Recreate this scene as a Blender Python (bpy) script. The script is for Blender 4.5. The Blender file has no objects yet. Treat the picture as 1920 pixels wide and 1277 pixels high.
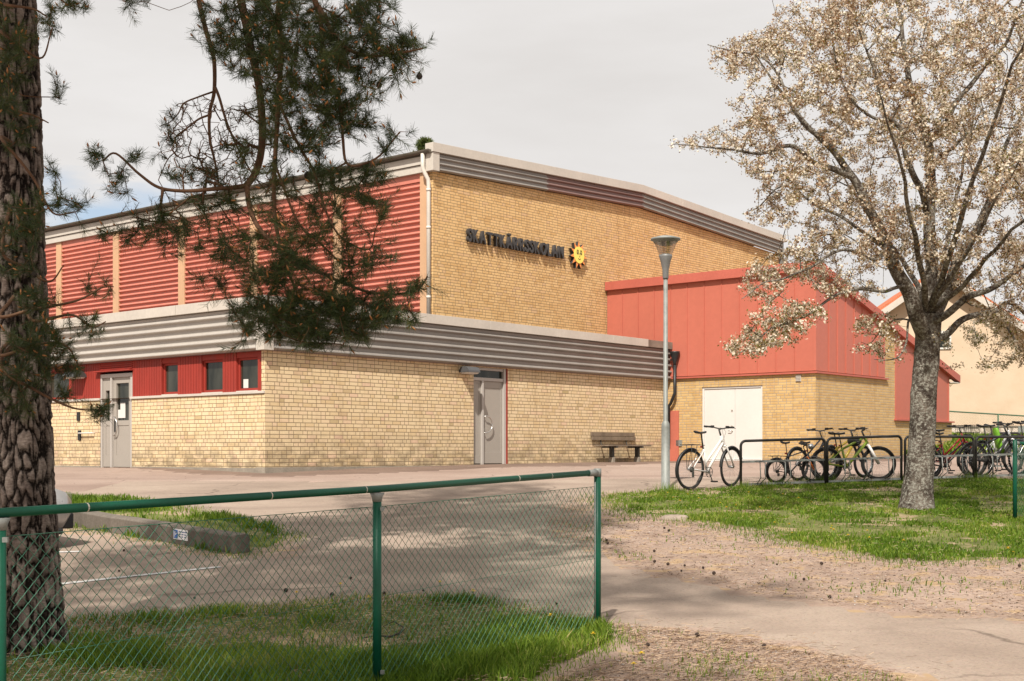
import bpy, math, random
import numpy as np
from mathutils import Vector, Matrix, noise
from mathutils.geometry import delaunay_2d_cdt
R = math.radians
random.seed(7); rng = np.random.default_rng(7)
scene = bpy.context.scene
COL = scene.collection
# ------------------------------------------------------------------ camera
F = 2442.0; CX = 960.0; HY = 845.0            # focal length, centre column, horizon row in photo pixels
cam_d = bpy.data.cameras.new('camera'); cam = bpy.data.objects.new('camera', cam_d); COL.objects.link(cam)
cam.location = (0, 0, 0); cam.rotation_euler = (R(90), 0, 0)
cam_d.sensor_width = 36; cam_d.lens = F/1920*36; cam_d.shift_y = (HY-638.5)/1920
cam_d.clip_start = 0.1; cam_d.clip_end = 2000
scene.camera = cam
# ------------------------------------------------------------------ light
SUN_EL = 49.0; SD = Vector((0.2, 0.98, 0)).normalized()      # ground direction the light travels in
w = bpy.data.worlds.new("World"); scene.world = w; w.use_nodes = True
nt = w.node_tree; nt.nodes.clear()
out = nt.nodes.new('ShaderNodeOutputWorld'); bg = nt.nodes.new('ShaderNodeBackground'); bg.inputs[1].default_value = 0.1
sky = nt.nodes.new('ShaderNodeTexSky'); sky.sky_type = 'NISHITA'; sky.sun_disc = False
sky.sun_elevation = R(SUN_EL); sky.sun_rotation = math.atan2(-SD.x, -SD.y)
tc = nt.nodes.new('ShaderNodeTexCoord')
def wn(t, **k):
    n = nt.nodes.new(t)
    for a, v in k.items(): setattr(n, a, v)
    return n
mp = wn('ShaderNodeMapping'); mp.inputs['Scale'].default_value = (1.6, 1.6, 6.0); nt.links.new(tc.outputs['Generated'], mp.inputs[0])
nz = wn('ShaderNodeTexNoise'); nz.inputs['Scale'].default_value = 1.7; nz.inputs['Detail'].default_value = 7; nz.inputs['Roughness'].default_value = .55
nt.links.new(mp.outputs[0], nz.inputs['Vector'])
cr = wn('ShaderNodeValToRGB'); e = cr.color_ramp.elements
e[0].position = .3; e[0].color = (5.5, 5.3, 5.15, 1); e[1].position = .72; e[1].color = (6.5, 6.35, 6.25, 1)
nt.links.new(nz.outputs['Fac'], cr.inputs[0])
# a gap in the cloud low over the hall roof, ragged by noise
vd = wn('ShaderNodeVectorMath', operation='DISTANCE')
vs = wn('ShaderNodeMapping'); vs.inputs['Scale'].default_value = (1, 1, 2.6); nt.links.new(tc.outputs['Generated'], vs.inputs[0])
g = Vector((-.315, 1, .182)).normalized(); vd.inputs[1].default_value = (g.x, g.y, g.z*2.6)
nt.links.new(vs.outputs[0], vd.inputs[0])
nz2 = wn('ShaderNodeTexNoise'); nz2.inputs['Scale'].default_value = 9; nz2.inputs['Detail'].default_value = 5
nt.links.new(mp.outputs[0], nz2.inputs['Vector'])
ad = wn('ShaderNodeMath', operation='MULTIPLY_ADD'); ad.inputs[1].default_value = .22; nt.links.new(nz2.outputs['Fac'], ad.inputs[0]); nt.links.new(vd.outputs['Value'], ad.inputs[2])
mr = wn('ShaderNodeMapRange'); mr.inputs['From Min'].default_value = .105; mr.inputs['From Max'].default_value = .19
mr.inputs['To Min'].default_value = .25; mr.inputs['To Max'].default_value = 1.0; nt.links.new(ad.outputs[0], mr.inputs[0])
mx = wn('ShaderNodeMix', data_type='RGBA'); nt.links.new(mr.outputs[0], mx.inputs['Factor'])
nt.links.new(sky.outputs[0], mx.inputs[6]); nt.links.new(cr.outputs[0], mx.inputs[7])
nt.links.new(mx.outputs[2], bg.inputs[0]); nt.links.new(bg.outputs[0], out.inputs[0])
sd = bpy.data.lights.new('sun', 'SUN'); so = bpy.data.objects.new('sun', sd); COL.objects.link(so)
sd.energy = 4.6; sd.angle = R(.9); sd.color = (1, .945, .86)
dv = Vector((SD.x*math.cos(R(SUN_EL)), SD.y*math.cos(R(SUN_EL)), -math.sin(R(SUN_EL))))
so.rotation_euler = dv.to_track_quat('-Z', 'Y').to_euler(); so.location = (-5, -20, 25)
scene.view_settings.view_transform = 'Standard'; scene.view_settings.look = 'None'
scene.view_settings.exposure = 0.47; scene.view_settings.gamma = 1
scene.cycles.max_bounces = 6; scene.cycles.transparent_max_bounces = 8

# ------------------------------------------------------------------ helpers
def tag(o, label=None, cat=None, group=None, kind=None):
    if label: o['label'] = label
    if cat: o['category'] = cat
    if group: o['group'] = group
    if kind: o['kind'] = kind
    return o
def thing(name, label, cat, loc=(0,0,0), rz=0, group=None):
    o = bpy.data.objects.new(name, None); COL.objects.link(o)
    o.location = loc; o.rotation_euler = (0, 0, rz); o.empty_display_size = .2
    return tag(o, label, cat, group)
def copy_tree(o, parent=None):
    c = o.copy(); COL.objects.link(c); c.parent = parent
    if parent is not None: c.matrix_parent_inverse = o.matrix_parent_inverse.copy()
    for ch in list(o.children): copy_tree(ch, c)
    return c
class MB:
    def __init__(s): s.v = []; s.f = []; s.uv = []; s.mi = []; s.sm = []; s.m = 0; s.smooth = False
    def add(s, vs, fs, uvs=None):
        b = len(s.v); s.v += [tuple(p) for p in vs]
        for i, q in enumerate(fs):
            s.f.append(tuple(b+k for k in q)); s.mi.append(s.m); s.sm.append(s.smooth)
            s.uv.append(uvs[i] if uvs else None)
    def quad(s, a, b, c, d, uv=None): s.add([a, b, c, d], [(0, 1, 2, 3)], [uv] if uv else None)
    def hexa(s, p):      # 8 corners: bottom 4, top 4
        s.add(p, [(3,2,1,0), (4,5,6,7), (0,1,5,4), (1,2,6,5), (2,3,7,6), (3,0,4,7)])
    def box(s, x0, x1, y0, y1, z0, z1, M=None):
        p = [(x0,y0,z0), (x1,y0,z0), (x1,y1,z0), (x0,y1,z0), (x0,y0,z1), (x1,y0,z1), (x1,y1,z1), (x0,y1,z1)]
        if M is not None: p = [M @ Vector(q) for q in p]
        s.hexa(p)
    def tube(s, pts, r, n=8, closed=False, cap=True):
        pts = [Vector(p) for p in pts]; k = len(pts)
        rr = r if isinstance(r, (list, tuple)) else [r]*k
        def tan(i):
            if closed: t = pts[(i+1) % k]-pts[i-1]
            else: t = pts[min(i+1, k-1)]-pts[max(i-1, 0)]
            return t.normalized() if t.length > 1e-9 else Vector((0,0,1))
        t = tan(0); u = t.orthogonal().normalized(); vs = []
        for i in range(k):
            t = tan(i); u = (u-t*u.dot(t))
            u = u.normalized() if u.length > 1e-6 else t.orthogonal().normalized()
            w_ = t.cross(u)
            for j in range(n):
                a = 2*math.pi*j/n
                vs.append(pts[i]+(u*math.cos(a)+w_*math.sin(a))*rr[i])
        fs = []
        for i in range(k if closed else k-1):
            i2 = (i+1) % k
            for j in range(n):
                j2 = (j+1) % n
                fs.append((i*n+j, i*n+j2, i2*n+j2, i2*n+j))
        sm = s.smooth; s.smooth = n > 4; b = len(s.v); s.add(vs, fs); s.smooth = sm
        if cap and not closed:
            s.f.append(tuple(b+j for j in reversed(range(n)))); s.mi.append(s.m); s.uv.append(None); s.sm.append(False)
            s.f.append(tuple(b+(k-1)*n+j for j in range(n))); s.mi.append(s.m); s.uv.append(None); s.sm.append(False)
    def lathe(s, prof, n=24, c=(0,0,0), M=None, cap=True):
        vs = []
        for r_, z in prof:
            for j in range(n):
                a = 2*math.pi*j/n; p = Vector((c[0]+r_*math.cos(a), c[1]+r_*math.sin(a), c[2]+z))
                vs.append(M @ p if M is not None else p)
        k = len(prof); fs = [(i*n+j, i*n+(j+1) % n, (i+1)*n+(j+1) % n, (i+1)*n+j) for i in range(k-1) for j in range(n)]
        sm = s.smooth; s.smooth = True; b = len(s.v); s.add(vs, fs); s.smooth = sm
        if cap:
            for q in (tuple(b+j for j in reversed(range(n))), tuple(b+(k-1)*n+j for j in range(n))):
                s.f.append(q); s.mi.append(s.m); s.uv.append(None); s.sm.append(False)
    def build(s, name, mats, parent=None, bevel=0):
        me = bpy.data.meshes.new(name); me.from_pydata([tuple(p) for p in s.v], [], s.f)
        if not isinstance(mats, (list, tuple)): mats = [mats]
        for m_ in mats: me.materials.append(m_)
        me.polygons.foreach_set('material_index', s.mi); me.polygons.foreach_set('use_smooth', s.sm)
        if any(u is not None for u in s.uv):
            ul = me.uv_layers.new(name='UVMap'); flat = []
            for q, u in zip(s.f, s.uv): flat += [c for p in (u or [(0,0)]*len(q)) for c in p]
            ul.data.foreach_set('uv', flat)
        me.update()
        o = bpy.data.objects.new(name, me); COL.objects.link(o)
        if parent is not None:
            o.parent = parent
        if bevel:
            b = o.modifiers.new('bevel', 'BEVEL'); b.width = bevel; b.segments = 2; b.limit_method = 'ANGLE'
        return o
def wparent(o, p):        # parent keeping world coordinates of the mesh
    o.parent = p; o.matrix_parent_inverse = (Matrix.Translation(p.location) @ p.rotation_euler.to_matrix().to_4x4()).inverted(); return o
def np_mesh(name, V, Fc, mat, parent=None, attr=None, smooth=False):
    me = bpy.data.meshes.new(name); n = len(V); k = Fc.shape[1]; m = len(Fc)
    me.vertices.add(n); me.vertices.foreach_set('co', V.astype(np.float32).ravel())
    me.loops.add(m*k); me.loops.foreach_set('vertex_index', Fc.astype(np.int32).ravel())
    me.polygons.add(m); me.polygons.foreach_set('loop_start', np.arange(0, m*k, k, dtype=np.int32))
    me.polygons.foreach_set('loop_total', np.full(m, k, dtype=np.int32))
    if smooth: me.polygons.foreach_set('use_smooth', np.ones(m, dtype=bool))
    for mt in (mat if isinstance(mat, (list, tuple)) else [mat]): me.materials.append(mt)
    me.update(calc_edges=True)
    if attr is not None:
        a = me.attributes.new('rnd', 'FLOAT', 'POINT'); a.data.foreach_set('value', attr.astype(np.float32))
    o = bpy.data.objects.new(name, me); COL.objects.link(o)
    if parent is not None: wparent(o, parent)
    return o
# ------------------------------------------------------------------ node helper
class NG:
    def __init__(s, name):
        s.mat = bpy.data.materials.new(name); s.mat.use_nodes = True; s.t = s.mat.node_tree
        s.b = s.t.nodes['Principled BSDF']; s.o = s.t.nodes['Material Output']
    def n(s, ty, ins=None, **k):
        nd = s.t.nodes.new(ty)
        for a, v in k.items(): setattr(nd, a, v)
        for a, v in (ins or {}).items(): s.set(nd.inputs[a], v)
        return nd
    def set(s, sock, v):
        if hasattr(v, 'is_linked') or hasattr(v, 'links'): s.t.links.new(v, sock)
        else: sock.default_value = v
    def m(s, op, a, b=0.0, c=None, clamp=False):
        nd = s.t.nodes.new('ShaderNodeMath'); nd.operation = op; nd.use_clamp = clamp
        s.set(nd.inputs[0], a); s.set(nd.inputs[1], b)
        if c is not None: s.set(nd.inputs[2], c)
        return nd.outputs[0]
    def noise(s, vec, scale, detail=4, rough=.55, dist=0):
        nd = s.n('ShaderNodeTexNoise', {'Scale': scale, 'Detail': detail, 'Roughness': rough, 'Distortion': dist})
        if vec is not None: s.set(nd.inputs['Vector'], vec)
        return nd.outputs['Fac']
    def ramp(s, fac, stops):
        nd = s.t.nodes.new('ShaderNodeValToRGB'); el = nd.color_ramp.elements
        while len(el) < len(stops): el.new(.5)
        for e_, (p, c) in zip(el, stops): e_.position = p; e_.color = (*c, 1) if len(c) == 3 else c
        s.set(nd.inputs[0], fac); return nd.outputs[0]
    def mix(s, f, a, b, mode='MIX'):
        nd = s.t.nodes.new('ShaderNodeMix'); nd.data_type = 'RGBA'; nd.blend_type = mode
        s.set(nd.inputs['Factor'], f)
        for k_, v in ((6, a), (7, b)): s.set(nd.inputs[k_], (*v, 1) if isinstance(v, tuple) and len(v) == 3 else v)
        return nd.outputs[2]
    def mr(s, v, a, b, c=0., d=1.):
        nd = s.n('ShaderNodeMapRange', {'From Min': a, 'From Max': b, 'To Min': c, 'To Max': d}); s.set(nd.inputs[0], v); return nd.outputs[0]
    def obj(s, scale=None):
        c = s.n('ShaderNodeTexCoord').outputs['Object']
        if scale:
            c = s.n('ShaderNodeMapping', {'Scale': scale, 'Vector': c}).outputs[0]
        return c
    def pos(s): return s.n('ShaderNodeNewGeometry').outputs['Position']
    def bump(s, h, strength=.5, dist=.01):
        nd = s.n('ShaderNodeBump', {'Strength': strength, 'Distance': dist, 'Height': h}); s.set(s.b.inputs['Normal'], nd.outputs[0])
    def fin(s, col=None, rough=.7, metal=0, spec=None):
        if col is not None: s.set(s.b.inputs['Base Color'], (*col, 1) if isinstance(col, tuple) and len(col) == 3 else col)
        s.set(s.b.inputs['Roughness'], rough); s.b.inputs['Metallic'].default_value = metal
        if spec is not None: s.b.inputs['Specular IOR Level'].default_value = spec
        return s.mat
def paint(name, c, rough=.5, var=.12, scale=3., metal=0, bump=0, spec=.4, streak=False):
    g = NG(name); v = g.obj((1, 1, .25) if streak else None)
    n = g.noise(v, scale, 6, .6); f = g.mr(n, .3, .75, 1-var, 1+var*.5)
    n2 = g.noise(g.obj(), scale*14, 3, .6); f = g.m('MULTIPLY', f, g.mr(n2, .35, .7, 1-var*.4, 1+var*.3))
    col = g.mix(1.0, c, g.n('ShaderNodeCombineColor', {0: f, 1: f, 2: f}).outputs[0], 'MULTIPLY')
    if bump: g.bump(n2, .4, bump)
    return g.fin(col, g.mr(n, .3, .7, rough*.85, min(1, rough*1.2)), metal, spec)
def leafmat(name, stops, transl=.35, rough=.5, attr='rnd', nscale=1.3, spec=.25):
    g = NG(name); a = g.n('ShaderNodeAttribute', attribute_name=attr).outputs['Fac']
    n = g.noise(g.pos(), nscale, 3); f = g.m('ADD', g.m('MULTIPLY', a, .75), g.m('MULTIPLY', g.m('SUBTRACT', n, .37), 1.0))
    col = g.ramp(f, stops); g.fin(col, rough, 0, spec)
    tr = g.n('ShaderNodeBsdfTranslucent', {'Color': col}); ms = g.n('ShaderNodeMixShader', {0: transl})
    g.t.links.new(g.b.outputs[0], ms.inputs[1]); g.t.links.new(tr.outputs[0], ms.inputs[2]); g.t.links.new(ms.outputs[0], g.o.inputs[0])
    return g.mat
def brick(name, cols, mortar, ch=.086, u3=.39, joint=.009, stain=None, vjoint=None):
    g = NG(name); uv = g.n('ShaderNodeTexCoord').outputs['UV']; sp = g.n('ShaderNodeSeparateXYZ', {0: uv})
    wob = g.m('MULTIPLY', g.m('SUBTRACT', g.noise(uv, 2.3, 2), .5), .006)
    u, v = sp.outputs[0], g.m('ADD', sp.outputs[1], wob)
    row = g.m('FLOOR', g.m('DIVIDE', v, ch)); fv = g.m('SUBTRACT', g.m('DIVIDE', v, ch), row)
    def wn_(x, y, z=0.0):
        return g.n('ShaderNodeTexWhiteNoise', {'Vector': g.n('ShaderNodeCombineXYZ', {0: x, 1: y, 2: z}).outputs[0]}, noise_dimensions='3D').outputs['Value']
    off = g.m('MULTIPLY', g.m('FLOOR', g.m('MULTIPLY', wn_(row, 3.7), 6)), .5)
    uu = g.m('DIVIDE', g.m('ADD', u, g.m('MULTIPLY', off, u3/3)), u3); gi = g.m('FLOOR', uu); t = g.m('MULTIPLY', g.m('SUBTRACT', uu, gi), 3.0)
    flip = g.m('GREATER_THAN', wn_(gi, row, 9.1), .5); jp = g.m('ADD', flip, 1.0)
    sec = g.m('GREATER_THAN', t, jp); bid = g.m('ADD', g.m('MULTIPLY', gi, 2), sec)
    d1 = g.m('MINIMUM', g.m('MINIMUM', t, g.m('SUBTRACT', 3.0, t)), g.m('ABSOLUTE', g.m('SUBTRACT', t, jp)))
    du = g.m('MULTIPLY', d1, u3/3); dv_ = g.m('MULTIPLY', g.m('MINIMUM', fv, g.m('SUBTRACT', 1.0, fv)), ch)
    h = g.m('MINIMUM', g.mr(du, joint*.35, joint*.75), g.mr(dv_, joint*.35, joint*.75))
    rnd = wn_(bid, row, 1.3); bc = g.ramp(rnd, cols)
    fine = g.noise(uv, 60, 4, .6); bc = g.mix(g.mr(fine, .35, .7, 0., .25), bc, (.45, .32, .16), 'MULTIPLY')
    big = g.noise(uv, .55, 4); bc = g.mix(g.mr(big, .35, .7, 0., .16), bc, (.6, .45, .3), 'MULTIPLY')
    col = g.mix(h, mortar, bc)
    run = g.noise(g.n('ShaderNodeMapping', {'Scale': (2.2, .12, 1), 'Vector': uv}).outputs[0], 1.8, 6, .7); col = g.mix(g.mr(run, .52, .72, 0., .30), col, (.40, .30, .20), 'MULTIPLY')
    if stain:
        # dirt splashed up from the ground and old runs, with a ragged upper edge
        z0, z1, amt = stain
        nn = g.noise(g.n('ShaderNodeMapping', {'Scale': (1.6, 3., 1), 'Vector': uv}).outputs[0], 1.6, 7, .65)
        zz = g.mr(sp.outputs[1], z0, z1, 1.0, 0.0); dm = g.m('MULTIPLY', zz, g.mr(nn, .40, .58), clamp=True)
        col = g.mix(g.m('MULTIPLY', dm, amt), col, (.16, .12, .075))
    hh = g.m('ADD', h, g.m('MULTIPLY', fine, .25)); g.bump(hh, .8, .012)
    return g.fin(col, .85, 0, .2)
M = {}
M['brick_low'] = brick('pale_yellow_brick', [(0, (.66, .50, .29)), (.25, (.71, .56, .345)), (.6, (.74, .595, .38)), (.9, (.73, .565, .37)), (.97, (.70, .50, .35)), (.99, (.56, .43, .25)), (1, (.46, .36, .19))], (.25, .175, .11), .086, .39, .0115, (-.55, .55, .85))
M['brick_high'] = brick('ochre_brick', [(0, (.62, .39, .17)), (.3, (.71, .47, .22)), (.65, (.75, .51, .25)), (.88, (.70, .46, .22)), (1, (.66, .44, .25))], (.22, .15, .09), .077, .39, .010)
M['brick_annex'] = brick('annex_brick', [(0, (.52, .34, .14)), (.4, (.58, .39, .17)), (.8, (.62, .44, .20)), (1, (.54, .35, .16))], (.40, .33, .26), .077, .39, .012, (-.4, .1, .4))
M['fascia'] = paint('shaded_sheet_metal', (.26, .235, .21), .36, .16, 1.2, .0, 0, .5)  # grey fascia metal, darker because the door side's shade is put into the colour
M['fascia_sunlit'] = paint('sunlit_sheet_metal', (.40, .365, .325), .42, .1, 1.0, 0, 0, .5)  # same grey metal, with the left side's sunlight put into the colour
M['cap'] = paint('pale_roof_flashing', (.52, .47, .41), .5, .12, .9, 0, 0, .4)
M['cap_old'] = paint('weathered_flashing', (.24, .19, .15), .7, .35, 3)
M['brown_metal'] = paint('brown_sheet_metal', (.20, .12, .105), .45, .12, 1.2)
M['salmon'] = paint('salmon_sheet_metal', (.56, .19, .135), .5, .10, .8, streak=True)
M['red_clad'] = paint('red_panel_cladding', (.47, .135, .090), .48, .09, .5, streak=True)
M['red_wood'] = paint('dark_red_wood', (.30, .030, .018), .7, .22, 3, streak=True)
M['red_flash'] = paint('red_flashing', (.45, .115, .08), .5, .12, 1)
M['pilaster'] = paint('cream_pilaster', (.55, .33, .19), .6, .08, 2)
M['pipe_white'] = paint('off_white_pipe', (.62, .56, .49), .5, .12, 2)
M['black'] = paint('black_plastic', (.018, .018, .018), .45, .2, 5)
M['door_grey'] = paint('grey_door_paint', (.33, .295, .255), .42, .05, 2)
M['door_frame'] = paint('grey_door_frame', (.42, .385, .35), .38, .05, 2)
M['white'] = paint('white_door_paint', (.64, .61, .57), .5, .05, 1)
M['steel'] = paint('brushed_steel', (.6, .58, .55), .25, .1, 5, .9)
M['galv'] = paint('galvanised_steel', (.27, .28, .26), .6, .25, 9, .35)
M['concrete'] = paint('old_concrete', (.30, .26, .21), .9, .3, 3, 0, .004, .2)
M['dark_gap'] = paint('dark_void', (.03, .025, .02), .9)
g = NG('window_glass'); g.fin(g.ramp(g.noise(g.obj((1, 1, .3)), 2.5, 4), [(.35, (.012, .014, .010)), (.65, (.05, .05, .038))]), g.mr(g.noise(g.obj(), 6, 3), .3, .7, .03, .10), 0, .35); M['glass'] = g.mat
M['roof_felt'] = paint('roof_felt', (.10, .09, .08), .9, .3, 2)
M['gutter'] = paint('dark_gutter', (.12, .10, .075), .6, .3, 3)
# ------------------------------------------------------------------ terrain
CTRL = [(-2.2,5.6,-1.47), (-.79,7.6,-1.42), (.63,9.6,-1.345), (-3.3,9,-1.40), (-6,8,-1.42), (6.6,17.2,-1.04), (5.76,18.5,-.757), (2.53,21.5,-.678),
 (3.4,22.8,-.71), (3.97,22.6,-.66), (5.5,23.3,-.61), (7.2,24,-.56), (9.6,24.5,-.52), (12,25,-.50), (-5.2,27.5,-.484), (-2.5,30,-.42), (-.56,32.7,-.35), (-9.44,31.07,-.42), (-7.3,29.3,-.43), (4.7,39.2,-.338),
 (8.5,36,-.27), (2,36,-.34), (-2.97,14.3,-1.14), (-5.7,17.5,-.98), (4,13.5,-1.15), (0,20,-.89), (-4,24,-.64), (4,30,-.46), (8,30,-.42), (1.84,11.5,-1.26), (5,11,-1.28), (8,9,-1.36),
 (4.5,16.5,-.93), (3,19,-.82), (9,20,-.80), (9.5,16,-1.05), (12,40,-.2), (15,42,.05), (13,46,.42), (18,45,.42), (16,50,.45), (24,46,.42), (14,30,-.42), (0,3,-1.5), (-12,20,-.9), (-14,28,-.6), (1.2,17.5,-.99), (-1,15,-1.11)]
CA = np.array(CTRL)
def base_h(Y): 
    z = -1.345+.0437*(np.minimum(Y, 30)-9.6); return np.clip(np.minimum(z, -.30), -1.55, -.30)
CR = CA[:, 2]-base_h(CA[:, 1])
def H_np(X, Y):
    X = np.asarray(X, float); Y = np.asarray(Y, float)
    d2 = (X[..., None]-CA[:, 0])**2+(Y[..., None]-CA[:, 1])**2
    w_ = np.exp(-d2/(2*1.9**2))+.02*np.exp(-d2/(2*5.0**2))
    return base_h(Y)+(w_*CR).sum(-1)/(w_.sum(-1)+.004)
def Hh(x, y): return float(H_np(np.array([x]), np.array([y]))[0])
def G(px, py, y0=4., y1=70.):            # where a sight line through photo pixel (px, py) meets the ground
    Y = np.linspace(y0, y1, 1600); z = -(py-HY)/F*Y; X = (px-CX)/F*Y
    h = H_np(X, Y); k = np.argmax(z <= h)
    if not (z <= h).any(): k = len(Y)-1
    return Vector((X[k], Y[k], h[k]))
def g2(*pp): return [tuple(G(x, y)[:2]) for x, y in pp]
def ragged(poly, amp, seg=.35, seed=1):
    out_ = []; n = len(poly)
    for i in range(n):
        a = Vector(poly[i]); b = Vector(poly[(i+1) % n]); L = (b-a).length; k = max(1, int(L/seg))
        nn = Vector((-(b-a).y, (b-a).x)).normalized() if L > 0 else Vector((0, 0))
        for j in range(k):
            p = a+(b-a)*(j/k); q = noise.fractal(Vector((p.x*1.3, p.y*1.3, seed)), 1, 2, 4)
            out_.append(tuple(p+nn*q*amp))
    return out_
def inside(poly, X, Y):
    P_ = np.array(poly); c = np.zeros(X.shape, bool); j = len(P_)-1
    for i in range(len(P_)):
        xi, yi = P_[i]; xj, yj = P_[j]
        with np.errstate(divide='ignore', invalid='ignore'):
            t = ((yi > Y) != (yj > Y)) & (X < (xj-xi)*(Y-yi)/(yj-yi+1e-12)+xi)
        c ^= t; j = i
    return c
def drape(name, poly, mat, lift, step=.3, kind='structure', smooth=True, sink=.02):
    P_ = np.array(poly); x0, y0 = P_.min(0); x1, y1 = P_.max(0)
    gx, gy = np.meshgrid(np.arange(x0, x1, step), np.arange(y0, y1, step)); ins = inside(poly, gx, gy)
    pts = [Vector(p) for p in poly]+[Vector((a, b)) for a, b in zip(gx[ins], gy[ins])]
    vs, _, fs, _, _, _ = delaunay_2d_cdt(pts, [], [list(range(len(poly)))], 1, 1e-5)
    V = np.array([(v.x, v.y) for v in vs]); Z = H_np(V[:, 0], V[:, 1])+lift; Z[:len(poly)] -= (lift+sink) if sink else 0
    me = bpy.data.meshes.new(name); me.from_pydata(np.column_stack([V, Z]).tolist(), [], [tuple(f) for f in fs])
    me.materials.append(mat)
    for p in me.polygons: p.use_smooth = smooth
    me.update()
    if me.polygons and me.polygons[0].normal.z < 0: me.flip_normals()
    o = bpy.data.objects.new(name, me); COL.objects.link(o); o['kind'] = kind; return o
# ------------------------------------------------------------------ ground materials
def groundmat(name, stops, scale, fine, bump=.006, speck=None, streaks=None, rough=.95, cracks=0):
    g = NG(name); p = g.pos(); n = g.noise(p, scale, 8, .62); f = g.noise(p, fine, 4, .7)
    c = g.ramp(g.m('ADD', g.m('MULTIPLY', n, .75), g.m('MULTIPLY', f, .25)), stops)
    v = g.n('ShaderNodeTexVoronoi', {'Vector': p, 'Scale': fine*.8}); 
    c = g.mix(.16, c, g.mix(1., c, g.n('ShaderNodeHueSaturation', {'Saturation': .15, 'Color': v.outputs['Color']}).outputs[0], 'OVERLAY'))
    if speck:
        m_ = g.mr(g.noise(p, speck[0], 3, .6), speck[1], speck[1]+.05); c = g.mix(m_, c, speck[2])
    if cracks:
        q = g.n('ShaderNodeVectorMath', {0: p, 1: g.n('ShaderNodeTexNoise', {'Vector': p, 'Scale': 1.3, 'Detail': 5}).outputs['Color']}, operation='ADD').outputs[0]
        vo = g.n('ShaderNodeTexVoronoi', {'Vector': g.n('ShaderNodeMapping', {'Scale': (1, 1, 0), 'Vector': q}).outputs[0], 'Scale': cracks}, feature='DISTANCE_TO_EDGE').outputs['Distance']
        ck = g.m('MULTIPLY', g.mr(vo, .0, .010, 1, 0), g.mr(g.noise(p, .35, 3), .46, .56)); c = g.mix(g.m('MULTIPLY', ck, .65), c, (.07, .05, .038))
        st_ = g.mr(g.noise(p, .9, 5, .7), .60, .72); c = g.mix(g.m('MULTIPLY', st_, .35), c, (.13, .095, .075))
    if streaks:
        m_ = g.mr(g.noise(g.n('ShaderNodeMapping', {'Scale': (.35, 1.3, 1), 'Rotation': (0, 0, .15), 'Vector': p}).outputs[0], streaks[0], 6, .6, .4), streaks[1], streaks[1]+.18); c = g.mix(g.m('MULTIPLY', m_, .8), c, streaks[2])
    g.bump(g.m('ADD', f, g.m('MULTIPLY', n, .6)), .6, bump); return g.fin(c, rough, 0, .15)
M['soil'] = groundmat('sandy_soil', [(.3, (.21, .148, .112)), (.5, (.295, .215, .168)), (.7, (.37, .28, .225))], 1.1, 45, .012, (3.2, .57, (.36, .25, .15)), (1.6, .54, (.33, .235, .165)))
M['path'] = groundmat('dusty_asphalt', [(.3, (.20, .152, .12)), (.5, (.28, .217, .172)), (.7, (.345, .275, .22))], .55, 70, .003, (60, .66, (.10, .075, .06)), (.7, .5, (.23, .175, .14)), cracks=.32)
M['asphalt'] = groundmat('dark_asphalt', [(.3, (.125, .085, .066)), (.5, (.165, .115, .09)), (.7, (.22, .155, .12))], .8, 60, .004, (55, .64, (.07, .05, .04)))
M['yard'] = groundmat('worn_yard_asphalt', [(.3, (.21, .15, .12)), (.5, (.29, .215, .175)), (.7, (.35, .27, .225))], .35, 60, .003, (50, .66, (.10, .075, .06)), (.45, .52, (.22, .155, .125)), cracks=.4)
M['turf'] = groundmat('turf_soil', [(.3, (.07, .075, .025)), (.5, (.12, .13, .04)), (.7, (.19, .18, .07))], 1.4, 30, .02, (1.1, .54, (.30, .23, .14)))
M['line'] = groundmat('road_paint', [(.3, (.42, .40, .38)), (.6, (.62, .59, .56))], 3, 40, .002, (14, .58, (.25, .21, .18)))
# base ground: one sheet out to the horizon, fine near the camera
def graded(lo, hi, fine_lo, fine_hi, step):
    a = list(np.arange(fine_lo, fine_hi+step, step)); d = step; x = fine_hi+step
    while x < hi: d *= 1.35; x += d; a.append(x)
    d = step; x = fine_lo
    while x > lo: d *= 1.35; x -= d; a.insert(0, x)
    return np.array(a)
gx = graded(-700, 700, -16, 18, .3); gy = graded(-200, 1200, 2, 52, .3)
XX, YY = np.meshgrid(gx, gy); ZZ = H_np(XX, YY); nx, ny = len(gx), len(gy)
ii = np.arange((ny-1)*(nx-1)); r_, c_ = ii//(nx-1), ii % (nx-1); q = r_*nx+c_
ground = np_mesh('ground', np.column_stack([XX.ravel(), YY.ravel(), ZZ.ravel()]), np.column_stack([q, q+1, q+nx+1, q+nx]), M['soil'], smooth=True)
ground['kind'] = 'structure'
# yard between the path and the buildings, dark strip along the walls
Cc = Vector((-5.214, 27.5)); T = Vector((.645, .764)); U = Vector((-.764, .645))
def P(a, b, z=0): v = Cc+T*a+U*b; return Vector((v.x, v.y, z))
yard = g2((1040,992),(1075,945),(1150,926),(1245,922),(1390,920),(1545,907),(1690,903),(1830,900),(1980,903))+[tuple(P(30,-12)[:2]), tuple(P(30,0)[:2]), tuple(P(15,5)[:2]), tuple(P(1,5)[:2]), tuple(P(1,26)[:2]), (-32,40), (-30,12)]+g2((-160,1080),(-60,1180),(130,1166),(400,1151),(700,1122),(900,1127),(1000,1150),(1130,1174),(1350,1192),(1500,1217),(1600,1238),(1700,1285),(1800,1340),(2400,1340),(2300,1175),(1920,1162),(1700,1150),(1400,1110),(1240,1076),(1130,1037))
yard = ragged(yard, .13, .2, 3)
drape('asphalt_yard', yard, M['path'], .006, .28)
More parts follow.
